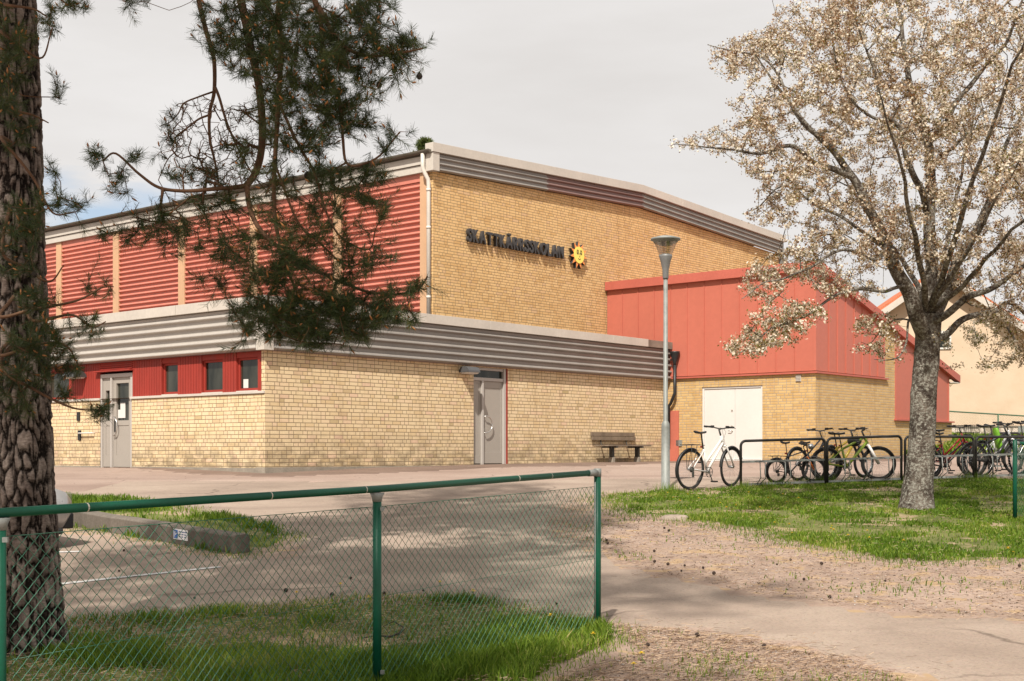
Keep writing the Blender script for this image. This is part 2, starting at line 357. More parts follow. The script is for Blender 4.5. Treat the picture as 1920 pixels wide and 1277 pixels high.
near = ragged(g2((125,930),(250,905),(520,905),(900,905),(1250,898),(1430,895),(1700,893),(1990,893))+[tuple(P(28,-9)[:2]), tuple(P(28,0)[:2]), tuple(P(15,4)[:2]), tuple(P(1,4)[:2]), tuple(P(1,22)[:2]), tuple(P(-6,22)[:2])], .12, .5, 8)
drape('worn_asphalt', near, M['yard'], .011, .4)
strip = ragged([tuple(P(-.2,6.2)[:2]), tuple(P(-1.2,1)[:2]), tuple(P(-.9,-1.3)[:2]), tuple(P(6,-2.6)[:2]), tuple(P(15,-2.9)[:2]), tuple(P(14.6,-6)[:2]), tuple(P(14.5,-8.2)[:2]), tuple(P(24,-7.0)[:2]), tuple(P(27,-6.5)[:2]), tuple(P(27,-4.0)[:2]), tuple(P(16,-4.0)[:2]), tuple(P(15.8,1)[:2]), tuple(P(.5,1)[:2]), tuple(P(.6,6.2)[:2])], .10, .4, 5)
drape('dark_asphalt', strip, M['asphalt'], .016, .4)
# parking bay lines
def stripe(name, a, b, wd=.1):
    a = Vector(a); b = Vector(b); d = (b-a).normalized(); n = Vector((-d.y, d.x))*wd/2
    pts = []; L = (b-a).length; k = int(L/.3)+1
    pts = [tuple(a+d*L*i/k-n) for i in range(k+1)]+[tuple(b-d*L*i/k+n) for i in range(k+1)]
    return drape(name, pts, M['line'], .012, .15, sink=0)
stripe('parking_line', G(-60,1117)[:2], G(412,1065)[:2]); stripe('parking_line', G(-60,1042)[:2], G(152,1036)[:2])
# lawns and verges
lawn = ragged(g2((1145,932),(1200,927),(1250,924),(1390,918),(1550,908),(1690,903),(1830,901),(1990,903),(2120,910),(2150,1062),(1920,1052),(1750,1055),(1650,1050),(1550,1030),(1455,1013),(1435,995),(1330,975),(1200,966),(1165,950)), .26, .25, 11)
verge = ragged(g2((-90,1190),(130,1168),(400,1153),(700,1124),(900,1129),(1000,1152),(1090,1176),(1140,1188),(1150,1203),(1075,1232),(1000,1262),(930,1330),(760,1480),(300,1480),(-200,1420)), .10, .3, 13)
isl = ragged(g2((60,925),(160,929),(300,941),(420,966),(510,986),(570,1008),(605,1030),(560,1047),(480,1056),(330,1042),(200,1018),(90,1003),(-60,990)), .10, .3, 17)
bank = [(11.2,41.5),(13,39.5),(20,38.5),(40,39),(40,60),(14,60),(11.5,46)]
drape('island_soil', isl, M['soil'], .015, .3)
isl_g = ragged(g2((60,929),(170,933),(300,946),(420,972),(500,990),(560,1010),(520,1025),(450,1048),(400,1040),(330,1022),(200,1003),(60,985)), .12, .3, 19)
for nm, pl, lf in (('lawn', lawn, .016), ('grass_verge', verge, .012), ('island_turf', isl_g, .020), ('grass_bank', bank, .03)):
    drape(nm, pl, M['turf'], lf, .3)
# ------------------------------------------------------------------ grass blades
M['grass'] = leafmat('grass_blade', [(0, (.045, .085, .008)), (.35, (.095, .170, .014)), (.6, (.17, .26, .022)), (.82, (.30, .33, .06)), (1, (.46, .37, .17))], .4, .55, nscale=.8)
def blades(name, poly, dens, hmin, hmax, lift, holes=None, wd=.0032, thr=.36, seed=1, falloff=None):
    P_ = np.array(poly); x0, y0 = P_.min(0); x1, y1 = P_.max(0); n = int((x1-x0)*(y1-y0)*dens)
    X = rng.uniform(x0, x1, n); Y = rng.uniform(y0, y1, n); k = inside(poly, X, Y)
    vis = np.abs(X) < Y*.46+1.5; k &= vis & (Y > 4); X, Y = X[k], Y[k]
    # clumpy cover: thin or bare patches
    if len(X) > 0:
        nz_ = np.array([noise.fractal(Vector((x*.9, y*.9, seed)), 1, 2, 3) for x, y in zip(X, Y)])*.5+.5
        keep = rng.random(len(X)) < np.clip((nz_-thr)*6, .06, 1); X, Y, nz_ = X[keep], Y[keep], nz_[keep]
    n = len(X); Z = H_np(X, Y)+lift-.004
    hgt = rng.uniform(hmin, hmax, n)*(.55+.9*np.clip(nz_, 0, 1)); an = rng.uniform(0, 6.283, n); w_ = wd*rng.uniform(.7, 1.5, n)*(1+Y/14)
    lean = rng.uniform(.1, .75, n)*hgt; la = rng.uniform(0, 6.283, n)
    dx, dy = np.cos(an)*w_, np.sin(an)*w_; lx, ly = np.cos(la)*lean, np.sin(la)*lean
    p0 = np.column_stack([X-dx, Y-dy, Z]); p1 = np.column_stack([X+dx, Y+dy, Z])
    p2 = np.column_stack([X+dx*.8+lx*.35, Y+dy*.8+ly*.35, Z+hgt*.6]); p3 = np.column_stack([X-dx*.8+lx*.35, Y-dy*.8+ly*.35, Z+hgt*.6])
    p4 = np.column_stack([X+lx, Y+ly, Z+hgt])
    V = np.stack([p0, p1, p2, p3, p4], 1).reshape(-1, 3); b = np.arange(n)*5
    Fc = np.concatenate([np.column_stack([b, b+1, b+2]), np.column_stack([b, b+2, b+3]), np.column_stack([b+3, b+2, b+4])])
    a = np.repeat(np.clip(rng.normal(.45, .22, n), 0, 1.2), 5)
    o = np_mesh(name, V, Fc, M['grass'], attr=a); o['kind'] = 'stuff'; return o
blades('grass', lawn, 2300, .02, .062, .016, thr=.42, seed=2)
blades('grass', verge, 6500, .03, .10, .012, wd=.0022, thr=.55, seed=5)
blades('grass', isl_g, 1500, .03, .10, .026, thr=.48, seed=9)
blades('grass', bank, 260, .08, .22, .03, wd=.006, thr=.3, seed=12)
tall = [tuple(v) for v in ((-1.4,7.4), (-.6,7.35), (.62,9.35), (.68,9.62), (.2,9.7), (-1.0,8.3))]
blades('tall_grass', ragged(tall, .12, .25, 3), 7000, .05, .14, .012, wd=.0026, thr=.25, seed=15)
sparse = g2((1130,1172),(1350,1192),(1600,1240),(1720,1290),(1000,1330),(1050,1270),(1200,1225))
blades('sparse_grass', sparse, 900, .015, .05, 0, wd=.002, thr=.50, seed=21)
gravel_up = g2((1130,1037),(1240,1076),(1400,1110),(1700,1150),(2100,1165),(2100,1060),(1750,1055),(1550,1030),(1440,1000),(1200,966),(1060,985))
blades('sparse_grass', gravel_up, 130, .015, .05, 0, wd=.0026, thr=.55, seed=25)
# tufts round posts, trunk foot and wheels
def fringe(name, poly, n, lift, sig=.16, hm=(.015, .06)):
    P_ = np.array(poly); i = rng.integers(0, len(P_), n); tt = rng.random(n)[:, None]; pt = P_[i]*(1-tt)+P_[(i+1) % len(P_)]*tt+rng.normal(0, sig, (n, 2)); X, Y = pt[:, 0], pt[:, 1]
    k = (np.abs(X) < Y*.46+1) & (Y > 4); X, Y = X[k], Y[k]; n = len(X); Z = H_np(X, Y)+lift; h = rng.uniform(*hm, n); a = rng.uniform(0, 6.283, n); w_ = .0022*(1+Y/14); la = rng.uniform(0, 6.283, n); l = h*rng.uniform(.1, .7, n)
    V = np.stack([np.column_stack([X-np.cos(a)*w_, Y-np.sin(a)*w_, Z]), np.column_stack([X+np.cos(a)*w_, Y+np.sin(a)*w_, Z]), np.column_stack([X+np.cos(la)*l, Y+np.sin(la)*l, Z+h])], 1).reshape(-1, 3)
    b = np.arange(n)*3; o = np_mesh(name, V, np.column_stack([b, b+1, b+2]), M['grass'], attr=np.repeat(np.clip(rng.normal(.5, .22, n), 0, 1), 3)); o['kind'] = 'stuff'
fringe('grass_fringe', lawn, 16000, .004, .24, (.02, .075)); fringe('grass_fringe', verge, 9000, .004, .14); fringe('grass_fringe', isl_g, 5000, .01, .14)
def tufts(name, spots, lift=.03, h=(.08, .2), n=70, rad=.16):
    VV = []; FF = []; AA = []; b = 0
    for sx, sy in spots:
        z = Hh(sx, sy)+lift-.005
        for i in range(n):
            a = random.random()*6.283; rr = rad*math.sqrt(random.random()); x = sx+math.cos(a)*rr; y = sy+math.sin(a)*rr
            hh = random.uniform(*h); l = random.uniform(.1, .6)*hh; la = random.random()*6.283; q = random.random()*6.283; w_ = .004
            VV += [(x-math.cos(q)*w_, y-math.sin(q)*w_, z), (x+math.cos(q)*w_, y+math.sin(q)*w_, z), (x+math.cos(la)*l, y+math.sin(la)*l, z+hh)]
            FF.append((b, b+1, b+2)); b += 3; AA += [min(1, max(0, random.gauss(.5, .2)))]*3
    o = np_mesh(name, np.array(VV), np.array(FF), M['grass'], attr=np.array(AA)); o['kind'] = 'stuff'
tufts('grass_tufts', [tuple(G(x, y)[:2]) for x, y in ((1246,926),(1257,924),(1389,921),(1400,920),(1470,915),(1540,909),(1556,908),(1600,906),(1690,903),(1700,953),(1745,953),(1720,957),(1805,902),(1825,902),(1850,902),(1903,1000),(1440,917),(1500,912))])
# ------------------------------------------------------------------ litter
def scatter_pebbles(name, poly, n, smin, smax, mat, lift=.012):
    P_ = np.array(poly); x0, y0 = P_.min(0); x1, y1 = P_.max(0)
    X = rng.uniform(x0, x1, n*3); Y = rng.uniform(y0, y1, n*3); k = inside(poly, X, Y); X, Y = X[k][:n], Y[k][:n]; n = len(X)
    S = rng.uniform(smin, smax, n)*rng.uniform(.4, 1, n); Z = H_np(X, Y)+lift*.3
    base = np.array([(1,0,0), (0,1,0), (-1,0,0), (0,-1,0), (0,0,.7), (0,0,-.5)], float); fc = np.array([(0,1,4), (1,2,4), (2,3,4), (3,0,4), (1,0,5), (2,1,5), (3,2,5), (0,3,5)])
    V = base[None]*S[:, None, None]*rng.uniform(.6, 1.3, (n, 6, 1)); a = rng.uniform(0, 6.28, n); c, s_ = np.cos(a)[:, None], np.sin(a)[:, None]
    V = np.stack([V[..., 0]*c-V[..., 1]*s_, V[..., 0]*s_+V[..., 1]*c, V[..., 2]], -1)+np.stack([X, Y, Z], -1)[:, None]
    Fc = (fc[None]+(np.arange(n)*6)[:, None, None]).reshape(-1, 3)
    o = np_mesh(name, V.reshape(-1, 3), Fc, mat, attr=np.repeat(rng.random(n), 6)); o['kind'] = 'stuff'
g = NG('pebble'); a = g.n('ShaderNodeAttribute', attribute_name='rnd').outputs['Fac']; M['pebble'] = g.fin(g.ramp(a, [(0, (.10, .075, .055)), (.4, (.27, .19, .15)), (.8, (.38, .30, .25)), (1, (.45, .42, .40))]), .9, 0, .2)
g = NG('dead_needle'); a = g.n('ShaderNodeAttribute', attribute_name='rnd').outputs['Fac']; M['straw'] = g.fin(g.ramp(a, [(0, (.17, .105, .065)), (.5, (.34, .225, .145)), (1, (.46, .34, .235))]), .9, 0, .2)
scatter_pebbles('pebbles', gravel_up, 5000, .004, .016, M['pebble'])
scatter_pebbles('pebbles', sparse, 3500, .003, .012, M['pebble'])
scatter_pebbles('pebbles', yard, 2500, .003, .010, M['pebble'], .05)
def straws(name, poly, n, L, wd, lift=.006, edge=False):
    P_ = np.array(poly)
    if edge:
        i = rng.integers(0, len(P_), n); t = rng.random(n)[:, None]; pt = P_[i]*(1-t)+P_[(i+1) % len(P_)]*t+rng.normal(0, .16, (n, 2)); X, Y = pt[:, 0], pt[:, 1]
    else:
        x0, y0 = P_.min(0); x1, y1 = P_.max(0); X = rng.uniform(x0, x1, n*3); Y = rng.uniform(y0, y1, n*3); k = inside(poly, X, Y); X, Y = X[k][:n], Y[k][:n]
    k = (np.abs(X) < Y*.45+1) & (Y > 4) & (Y < 26); X, Y = X[k], Y[k]; n = len(X)
    Z = H_np(X, Y)+lift+rng.uniform(0, .012, n)+.01; a = rng.uniform(0, 3.14, n); l = L*rng.uniform(.5, 1.2, n)
    dx, dy = np.cos(a)*l/2, np.sin(a)*l/2; wx, wy = -np.sin(a)*wd, np.cos(a)*wd; dz = rng.normal(0, .006, n)
    V = np.stack([np.column_stack([X-dx-wx, Y-dy-wy, Z]), np.column_stack([X+dx-wx, Y+dy-wy, Z+dz]), np.column_stack([X+dx+wx, Y+dy+wy, Z+dz+.002]), np.column_stack([X-dx+wx, Y-dy+wy, Z+.002])], 1).reshape(-1, 3)
    b = np.arange(n)*4; o = np_mesh(name, V, np.column_stack([b, b+1, b+2, b+3]), M['straw'], attr=np.repeat(rng.random(n), 4)); o['kind'] = 'stuff'
straws('needle_litter', gravel_up, 5000, .06, .0016)
straws('needle_litter', sparse, 6000, .05, .0012)
straws('needle_litter', verge, 16000, .05, .0013, .02)
straws('needle_litter', yard, 22000, .06, .0016, .012, True)
straws('needle_litter', lawn, 4000, .06, .0018, .04)
# ------------------------------------------------------------------ buildings: a runs along the long right facade, b along the left facade
def Ra(px, b=0.):      # a-coordinate seen at photo column px on the plane b
    r = (px-CX)/F; o_ = Cc+U*b; return (r*o_.y-o_.x)/(T.x-r*T.y)
def Lb(px, a=0.):
    r = (px-CX)/F; o_ = Cc+T*a; return (r*o_.y-o_.x)/(U.x-r*U.y)
def Zp(py, a, b): return (HY-py)/F*P(a, b).y
def wall_a(mb, a0, a1, z0, z1, b, holes=(), topf=None, out=-1, uo=0.):
    """wall in the plane b, from a0 to a1, holes (a0,a1,z0,z1); faces -b"""
    _wall(mb, a0, a1, z0, z1, lambda s, z: P(s, b, z), holes, topf, out < 0, uo)
def wall_b(mb, b0, b1, z0, z1, a, holes=(), topf=None, out=-1, uo=0.):
    _wall(mb, b0, b1, z0, z1, lambda s, z: P(a, s, z), holes, topf, out > 0, uo)
def _wall(mb, s0, s1, z0, z1, fn, holes, topf, flip, uo=0.):
    ss = sorted({s0, s1, *[h[0] for h in holes], *[h[1] for h in holes]}); zs = sorted({z0, z1, *[h[2] for h in holes], *[h[3] for h in holes]})
    ss = [s for s in ss if s0 <= s <= s1]; zs = [z for z in zs if z0 <= z <= z1]
    for i in range(len(ss)-1):
        for j in range(len(zs)-1):
            a, b_, c, d = ss[i], ss[i+1], zs[j], zs[j+1]; m_ = ((a+b_)/2, (c+d)/2)
            if any(h[0] < m_[0] < h[1] and h[2] < m_[1] < h[3] for h in holes): continue
            da, db = (topf(a), topf(b_)) if topf and j == len(zs)-2 else (d, d)
            q = [fn(a, c), fn(b_, c), fn(b_, db), fn(a, da)]; uv = [(a+uo, c), (b_+uo, c), (b_+uo, db), (a+uo, da)]
            if flip: q, uv = q, uv
            else: q, uv = q[::-1], uv[::-1]
            mb.quad(*q, uv=uv)
def reveal_a(mb, h, b, dep, uo=0.):
    a0, a1, z0, z1 = h
    mb.quad(P(a0,b,z0), P(a0,b+dep,z0), P(a0,b+dep,z1), P(a0,b,z1), uv=[(a0+uo,z0),(a0+dep+uo,z0),(a0+dep+uo,z1),(a0+uo,z1)])
    mb.quad(P(a1,b+dep,z0), P(a1,b,z0), P(a1,b,z1), P(a1,b+dep,z1), uv=[(a1-dep+uo,z0),(a1+uo,z0),(a1+uo,z1),(a1-dep+uo,z1)])
    mb.quad(P(a0,b,z1), P(a0,b+dep,z1), P(a1,b+dep,z1), P(a1,b,z1)); mb.quad(P(a0,b,z0), P(a1,b,z0), P(a1,b+dep,z0), P(a0,b+dep,z0))
def reveal_b(mb, h, a, dep, uo=0.):
    b0, b1, z0, z1 = h
    mb.quad(P(a+dep,b0,z0), P(a,b0,z0), P(a,b0,z1), P(a+dep,b0,z1), uv=[(b0+uo+dep,z0),(b0+uo,z0),(b0+uo,z1),(b0+dep+uo,z1)])
    mb.quad(P(a,b1,z0), P(a+dep,b1,z0), P(a+dep,b1,z1), P(a,b1,z1), uv=[(b1+uo,z0),(b1-dep+uo,z0),(b1-dep+uo,z1),(b1+uo,z1)])
    mb.quad(P(a,b0,z1), P(a+dep,b0,z1), P(a+dep,b1,z1), P(a,b1,z1)); mb.quad(P(a,b0,z0), P(a+dep,b0,z0), P(a+dep,b1,z0), P(a,b1,z0))
def bx(mb, a0, a1, b0, b1, z0, z1, z0b=None, z1b=None):      # box in building axes; z0b/z1b: heights at the a1 end
    z0b = z0 if z0b is None else z0b; z1b = z1 if z1b is None else z1b
    mb.hexa([P(a0,b1,z0), P(a0,b0,z0), P(a1,b0,z0b), P(a1,b1,z0b), P(a0,b1,z1), P(a0,b0,z1), P(a1,b0,z1b), P(a1,b1,z1b)])
def ribprof(z0, z1, n, amp, top=.18, flat=.34):
    """rounded-nose ribs: list of (out, z) from bottom to top"""
    p = (z1-z0)/n; out_ = []
    for i in range(n):
        zb = z0+i*p
        out_ += [(0., zb+p*.0), (amp*.92, zb+p*.16), (amp, zb+p*.24), (amp*.93, zb+p*.36), (amp*.62, zb+p*.50), (0., zb+p*.60)]
    out_.append((0., z1)); return out_
def ribs(mb, prof, fn, s0, s1, dz1=0., back=.02):
    """extrude a rib profile along s; fn(out, s, z)"""
    n = len(prof); vs = [fn(o_, s0, z) for o_, z in prof]+[fn(o_, s1, z+dz1) for o_, z in prof]+[fn(-back, s0, prof[0][1]), fn(-back, s1, prof[0][1]+dz1), fn(-back, s1, prof[-1][1]+dz1), fn(-back, s0, prof[-1][1])]
    fs = [(i, n+i, n+i+1, i+1) for i in range(n-1)]
    fs += [(2*n, 2*n+1, n, 0), (n-1, 2*n-1, 2*n+2, 2*n+3)]
    fs += [tuple(list(range(n))[::-1]+[2*n])+(2*n+3,) if False else tuple([2*n]+list(range(n))+[2*n+3])]
    fs += [tuple([2*n+2]+list(range(2*n-1, n-1, -1))+[2*n+1])]
    mb.add(vs, fs)
ZG = -1.4
AE = 15.36      # where the low wing meets the annex
# ---------------- low wing
low = thing('entrance_wing', 'low flat-roofed brick wing with ribbed grey metal fascia round its roof, nearest the camera', 'building', P(0, 0, -.45))
def part(mb, name, mat, root, bevel=0, label=None):
    o = wparent(mb.build(name, mat, None, bevel), root)
    if label: o['label'] = label
    return o
zf0, zf1, zc = 2.13, 3.03, 3.26      # fascia bottom, fascia top, cap top
ad0, ad1 = Ra(888), Ra(952)          # gable door
wm = MB(); dh = (ad0, ad1, ZG, zf0-.03)
wall_a(wm, 0, AE, ZG, zf0+.1, 0, [dh]); reveal_a(wm, dh, 0, .14)
ldb0, ldb1 = Lb(247), Lb(187)
sill = 1.25
LH = 26.
wall_b(wm, 0, .12, ZG, zf0+.1, 0, uo=-20.)
wall_b(wm, .12, ldb0, ZG, sill, 0, uo=-20.); wall_b(wm, ldb1, LH, ZG, sill, 0, uo=-20.)
reveal_b(wm, (ldb0, ldb1, ZG, sill), 0, .14, -20.)
# end and rear walls out of sight of the photograph
wall_b(wm, 0, 2.3, ZG, zf0+.1, AE, out=1); 
wm.quad(P(0, LH, ZG), P(0, LH, 3), P(7.4, LH, 3), P(7.4, LH, ZG))
wall = part(wm, 'wall', M['brick_low'], low)
m = MB(); bx(m, -.012, AE-.02, -.012, .3, ZG, -.355, ZG, -.375); bx(m, -.012, .3, .3, ldb0, ZG, -.37); bx(m, -.012, .3, ldb1, LH, ZG, -.37)
pl = part(m, 'plinth', M['concrete'], low)
m = MB(); bx(m, .0, AE, .0, LH, zf1-.1, zf1+.12); part(m, 'roof', M['roof_felt'], low)
m = MB(); pr = ribprof(zf0, zf1, 5, .075)
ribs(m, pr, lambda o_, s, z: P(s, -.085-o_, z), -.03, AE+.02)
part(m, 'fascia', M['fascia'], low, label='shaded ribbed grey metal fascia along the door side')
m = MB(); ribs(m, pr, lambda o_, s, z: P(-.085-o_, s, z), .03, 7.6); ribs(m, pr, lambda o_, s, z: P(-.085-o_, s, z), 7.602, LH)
part(m, 'fascia', M['fascia_sunlit'], low, label='sunlit ribbed grey metal fascia above the red window band')
m = MB(); bx(m, -.165, .10, -.165, .10, zf0-.01, zf1); part(m, 'corner_trim', M['cap'], low, .004)
m = MB()
aa = [-.19, 1.8, 4.45, 7.0, 9.8, 12.3, 14.05]
for i in range(len(aa)-1): bx(m, aa[i]+.004, aa[i+1]-.004, -.19-.003*(i % 2), .12, zf1+.012, zc)
bb = [.124, 2.9, 5.6, 8.2, 11, 14, 17, 20, 23, LH]
for i in range(len(bb)-1): bx(m, -.19-.003*(i % 2), .12, bb[i]+.004, bb[i+1]-.004, zf1+.012, zc)
part(m, 'roof_flashing', M['cap'], low, .004)
m = MB(); bx(m, 14.06, AE+.16, -.185, .12, zf1+.012, zc-.01); part(m, 'roof_flashing', M['cap_old'], low, .003, 'weathered brown end of the roof flashing')
m = MB(); bx(m, .0, AE, -.083, .02, zf0-.012, zf0+.02); bx(m, -.083, .0, 0, LH, zf0-.012, zf0+.02); part(m, 'soffit', M['brown_metal'], low)
# hopper and black downpipe at the end of the wing
hx, hb = AE-.17, -.36
m = MB(); c = P(hx, hb, 0)
m.lathe([(.045, 2.50), (.05, 2.62), (.15, 2.92), (.155, 2.96), (.13, 2.96)], 16, (c.x, c.y, 0))
c2 = P(AE-.1, -.14, 0); m.tube([P(hx, hb, 2.55), P(hx, hb, 1.72), P(hx-.02, hb+.03, 1.62), P(AE-.14, -.2, 1.42), P(AE-.14, -.12, 1.32), P(AE-.14, -.12, .2)], .05, 10)
part(m, 'downpipe', M['black'], low)
# grey steel side-light door in the long facade
def leaf(root, name, a0, a1, z0, z1, fn, mat, dep=.05, rails=(.13, .13, .22, .13), glass=None, glassmat=None, label=None):
    """a door leaf: frame members plus a sunk panel; fn(s,out,z)"""
    m = MB()
    def bb_(s0, s1, o0, o1, q0, q1): m.hexa([fn(s0,o0,q0), fn(s1,o0,q0), fn(s1,o1,q0), fn(s0,o1,q0), fn(s0,o0,q1), fn(s1,o0,q1), fn(s1,o1,q1), fn(s0,o1,q1)])
    l, r_2, bo, to = rails
    bb_(a0, a0+l, 0, dep, z0, z1); bb_(a1-r_2, a1, 0, dep, z0, z1); bb_(a0+l, a1-r_2, 0, dep, z0, z0+bo); bb_(a0+l, a1-r_2, 0, dep, z1-to, z1)
    if glass is None: bb_(a0+l, a1-r_2, .0, dep-.012, z0+bo, z1-to)
    else:
        bb_(a0+l, a1-r_2, .0, dep, glass-.12, glass); bb_(a0+l, a1-r_2, .0, dep-.012, z0+bo, glass-.12)
    o = part(m, name, mat, root, .003, label)
    if glass is not None:
        m2 = MB(); s0, s1 = a0+l, a1-r_2
        m2.hexa([fn(s0,.005,glass), fn(s1,.005,glass), fn(s1,.015,glass), fn(s0,.015,glass), fn(s0,.005,z1-to), fn(s1,.005,z1-to), fn(s1,.015,z1-to), fn(s0,.015,z1-to)])
        p = m2.build('pane', M['glass']); p.parent = o; p.matrix_parent_inverse = o.matrix_world.inverted() if False else o.matrix_parent_inverse
        p.matrix_parent_inverse = Matrix.Identity(4)
    return o
zd0 = -.355
fnR = lambda s, o_, z: P(s, .13-o_, z)
m = MB(); zt = zf0-.03
lfw = ad0+.055; sp_ = ad0+.36
bx(m, ad0, ad0+.05, .06, .135, zd0, zt); bx(m, ad1-.12, ad1-.03, .03, .135, zd0, zt); bx(m, ad0+.05, ad1-.12, .05, .135, zt-.07, zt); bx(m, ad0+.05, ad1-.12, .05, .135, zd0+2.12, zd0+2.20)
bx(m, sp_, sp_+.07, .035, .135, zd0, zd0+2.12)
dfr = part(m, 'door_frame', M['door_frame'], low, .004, 'grey frame of the door in the long facade')
m = MB(); bx(m, ad0+.05, ad1-.12, .11, .12, zd0+2.20, zt-.07); part(m, 'transom_window', M['glass'], low)
m = MB(); bx(m, ad1-.03, ad1, .0, .135, zd0, zt); part(m, 'red_trim', M['red_wood'], low)
leaf(low, 'side_panel', ad0+.052, sp_-.002, zd0+.03, zd0+2.118, fnR, M['door_grey'], .045, (.05,.05,.2,.06))
dl = leaf(low, 'door', sp_+.072, ad1-.122, zd0+.03, zd0+2.118, fnR, M['door_grey'], .045, (.08,.06,.28,.17), label='grey steel door with a bow handle in the long facade')
m = MB(); ha = sp_+.10; hz = zd0+1.02
m.tube([P(ha, .085, hz+.2), P(ha+.01, .02, hz+.215)]+[P(ha+.01+.27*math.cos(t), .02-.0, hz+.215*math.sin(t)) for t in [R(90-k*15) for k in range(1, 12)]]+[P(ha+.01, .02, hz-.215), P(ha, .085, hz-.2)], .014, 8)
h_ = m.build('door_handle', M['steel']); h_.parent = dl
m = MB(); bx(m, ha-.03, ha+.02, .068, .082, hz-.1, hz+.1); m.tube([P(ha-.005, .08, hz+.05), P(ha-.005, .055, hz+.05)], .013, 8); h_ = m.build('lock_plate', M['black']); h_.parent = dl
m = MB(); bx(m, ad0-.04, ad1+.1, -.12, .13, zd0-.12, zd0+.005); part(m, 'door_step', M['concrete'], low, .01)
# red window band on the left facade
fnL = lambda s, o_, z: P(.13-o_, s, z)
wins = [(Lb(482), Lb(442)), (Lb(416), Lb(377)), (Lb(332), Lb(302)), (Lb(128), Lb(88))]
for k in range(4): wins.append((wins[3][0]+2.4*(k+1), wins[3][1]+2.4*(k+1)))
wz0, wz1 = 1.34, 1.97
m = MB()
def batten_wall(m, b0, b1, z0, z1, a=.03):
    bx(m, a, a+.10, b0, b1, z0, z1); n = max(1, int((b1-b0)/.095)); st = (b1-b0)/n
    for i in range(n): bx(m, a-.014, a+.002, b0+st*i+.006, b0+st*(i+1)-.006, z0, z1)
segs = []; edges = sorted(wins); cur = .12
for w0, w1 in edges:
    if w0 > ldb1 and cur < ldb0: segs.append((cur, ldb0)); cur = ldb1
    segs.append((cur, w0)); cur = w1
segs.append((cur, LH))
for lo_, hi_ in ((-1, ldb0+.01), (ldb1-.01, 99)):
    m = MB()
    for s0, s1 in segs:
        if s1-s0 > .02 and lo_ <= s0 and s1 <= hi_: batten_wall(m, s0, s1, sill+.02, zf0-.0)
    for w0, w1 in wins:
        if lo_ <= w0 <= hi_: bx(m, .03, .13, w0, w1, wz1+.03, zf0)
    part(m, 'red_cladding', M['red_wood'], low)
m = MB(); bx(m, -.035, .14, -.0+.004, ldb0+.04, sill-.035, sill+.018); bx(m, -.035, .14, ldb1-.02, LH, sill-.035, sill+.018)
part(m, 'window_ledge', M['cap'], low, .004)
for w0, w1 in wins:
    m = MB(); t_ = .05
    bx(m, .075, .135, w0, w0+t_, wz0-.05, wz1+.03); bx(m, .075, .135, w1-t_, w1, wz0-.05, wz1+.03); bx(m, .075, .135, w0+t_, w1-t_, wz1-.02, wz1+.03); bx(m, .06, .135, w0+t_, w1-t_, wz0-.05, wz0)
    wf = part(m, 'window', M['red_wood'], low, .003)
    m = MB(); bx(m, .11, .12, w0+t_, w1-t_, wz0, wz1-.02); g_ = m.build('pane', M['glass']); g_.parent = wf
    m = MB(); bx(m, .01, .10, w0, w1, sill+.02, wz0-.052); g_ = m.build('sill', M['cap']); g_.parent = wf
# notice leaning in the nearest window
m = MB(); w0, w1 = wins[0]; bx(m, .098, .106, w1-.30, w1-.14, wz0+.01, wz0+.2); part(m, 'notice', M['white'], low)
# glazed grey entrance door, left facade
zt = 1.84; zl = -.42
m = MB()
bx(m, .02, .135, ldb0, ldb0+.09, zl, zt); bx(m, .02, .135, ldb1-.06, ldb1, zl, zt); bx(m, .02, .135, ldb0+.09, ldb1-.06, zt-.09, zt)
mb1 = ldb1-.43; bx(m, .01, .135, mb1-.06, mb1, zl, zt-.09)
part(m, 'door_frame', M['door_frame'], low, .004, 'pale grey frame of the glazed entrance door')
leaf(low, 'side_panel', mb1+.002, ldb1-.062, zl+.03, zt-.092, fnL, M['door_grey'], .07, (.10,.10,.28,.30), glass=.72, label='narrow glazed side leaf of the entrance door')
dl = leaf(low, 'door', ldb0+.092, mb1-.062, zl+.03, zt-.092, fnL, M['door_grey'], .07, (.12,.12,.28,.14), glass=.72, label='grey entrance door with a glazed upper half')
m = MB(); hb_ = mb1-.14
m.tube([P(.06, hb_, 1.02-.22)]+[P(-.0, hb_, .80)]+[P(-.0, hb_-.17*math.cos(t), .58+.22*math.sin(t)) for t in [R(80-k*20) for k in range(0, 9)]]+[P(-.0, hb_, .36), P(.06, hb_, .36)], .014, 8)
h_ = m.build('door_handle', M['steel']); h_.parent = dl
m = MB(); bx(m, .045, .06, hb_-.02, hb_+.03, .45, .72); h_ = m.build('lock_plate', M['black']); h_.parent = dl
m = MB(); bx(m, .1, .108, ldb0+.42, ldb0+.62, .78, 1.14); bx(m, .1, .108, ldb0+.62, ldb0+.72, .78, .98); h_ = m.build('notice', M['white']); h_.parent = dl
m = MB(); bx(m, -.22, .13, ldb0-.08, ldb1+.1, zl-.12, zl+.005); part(m, 'door_step', M['concrete'], low, .01)
m = MB(); bx(m, -.10, .13, ldb0-.05, ldb1+.14, zt+.05, zt+.08); bx(m, .02, .13, ldb0, ldb1, zt+.081, zf0)
for k in range(4): bx(m, .0, .022, ldb0, ldb1, zt+.10+k*.05, zt+.125+k*.05)
part(m, 'door_canopy', M['red_wood'], low, .003)
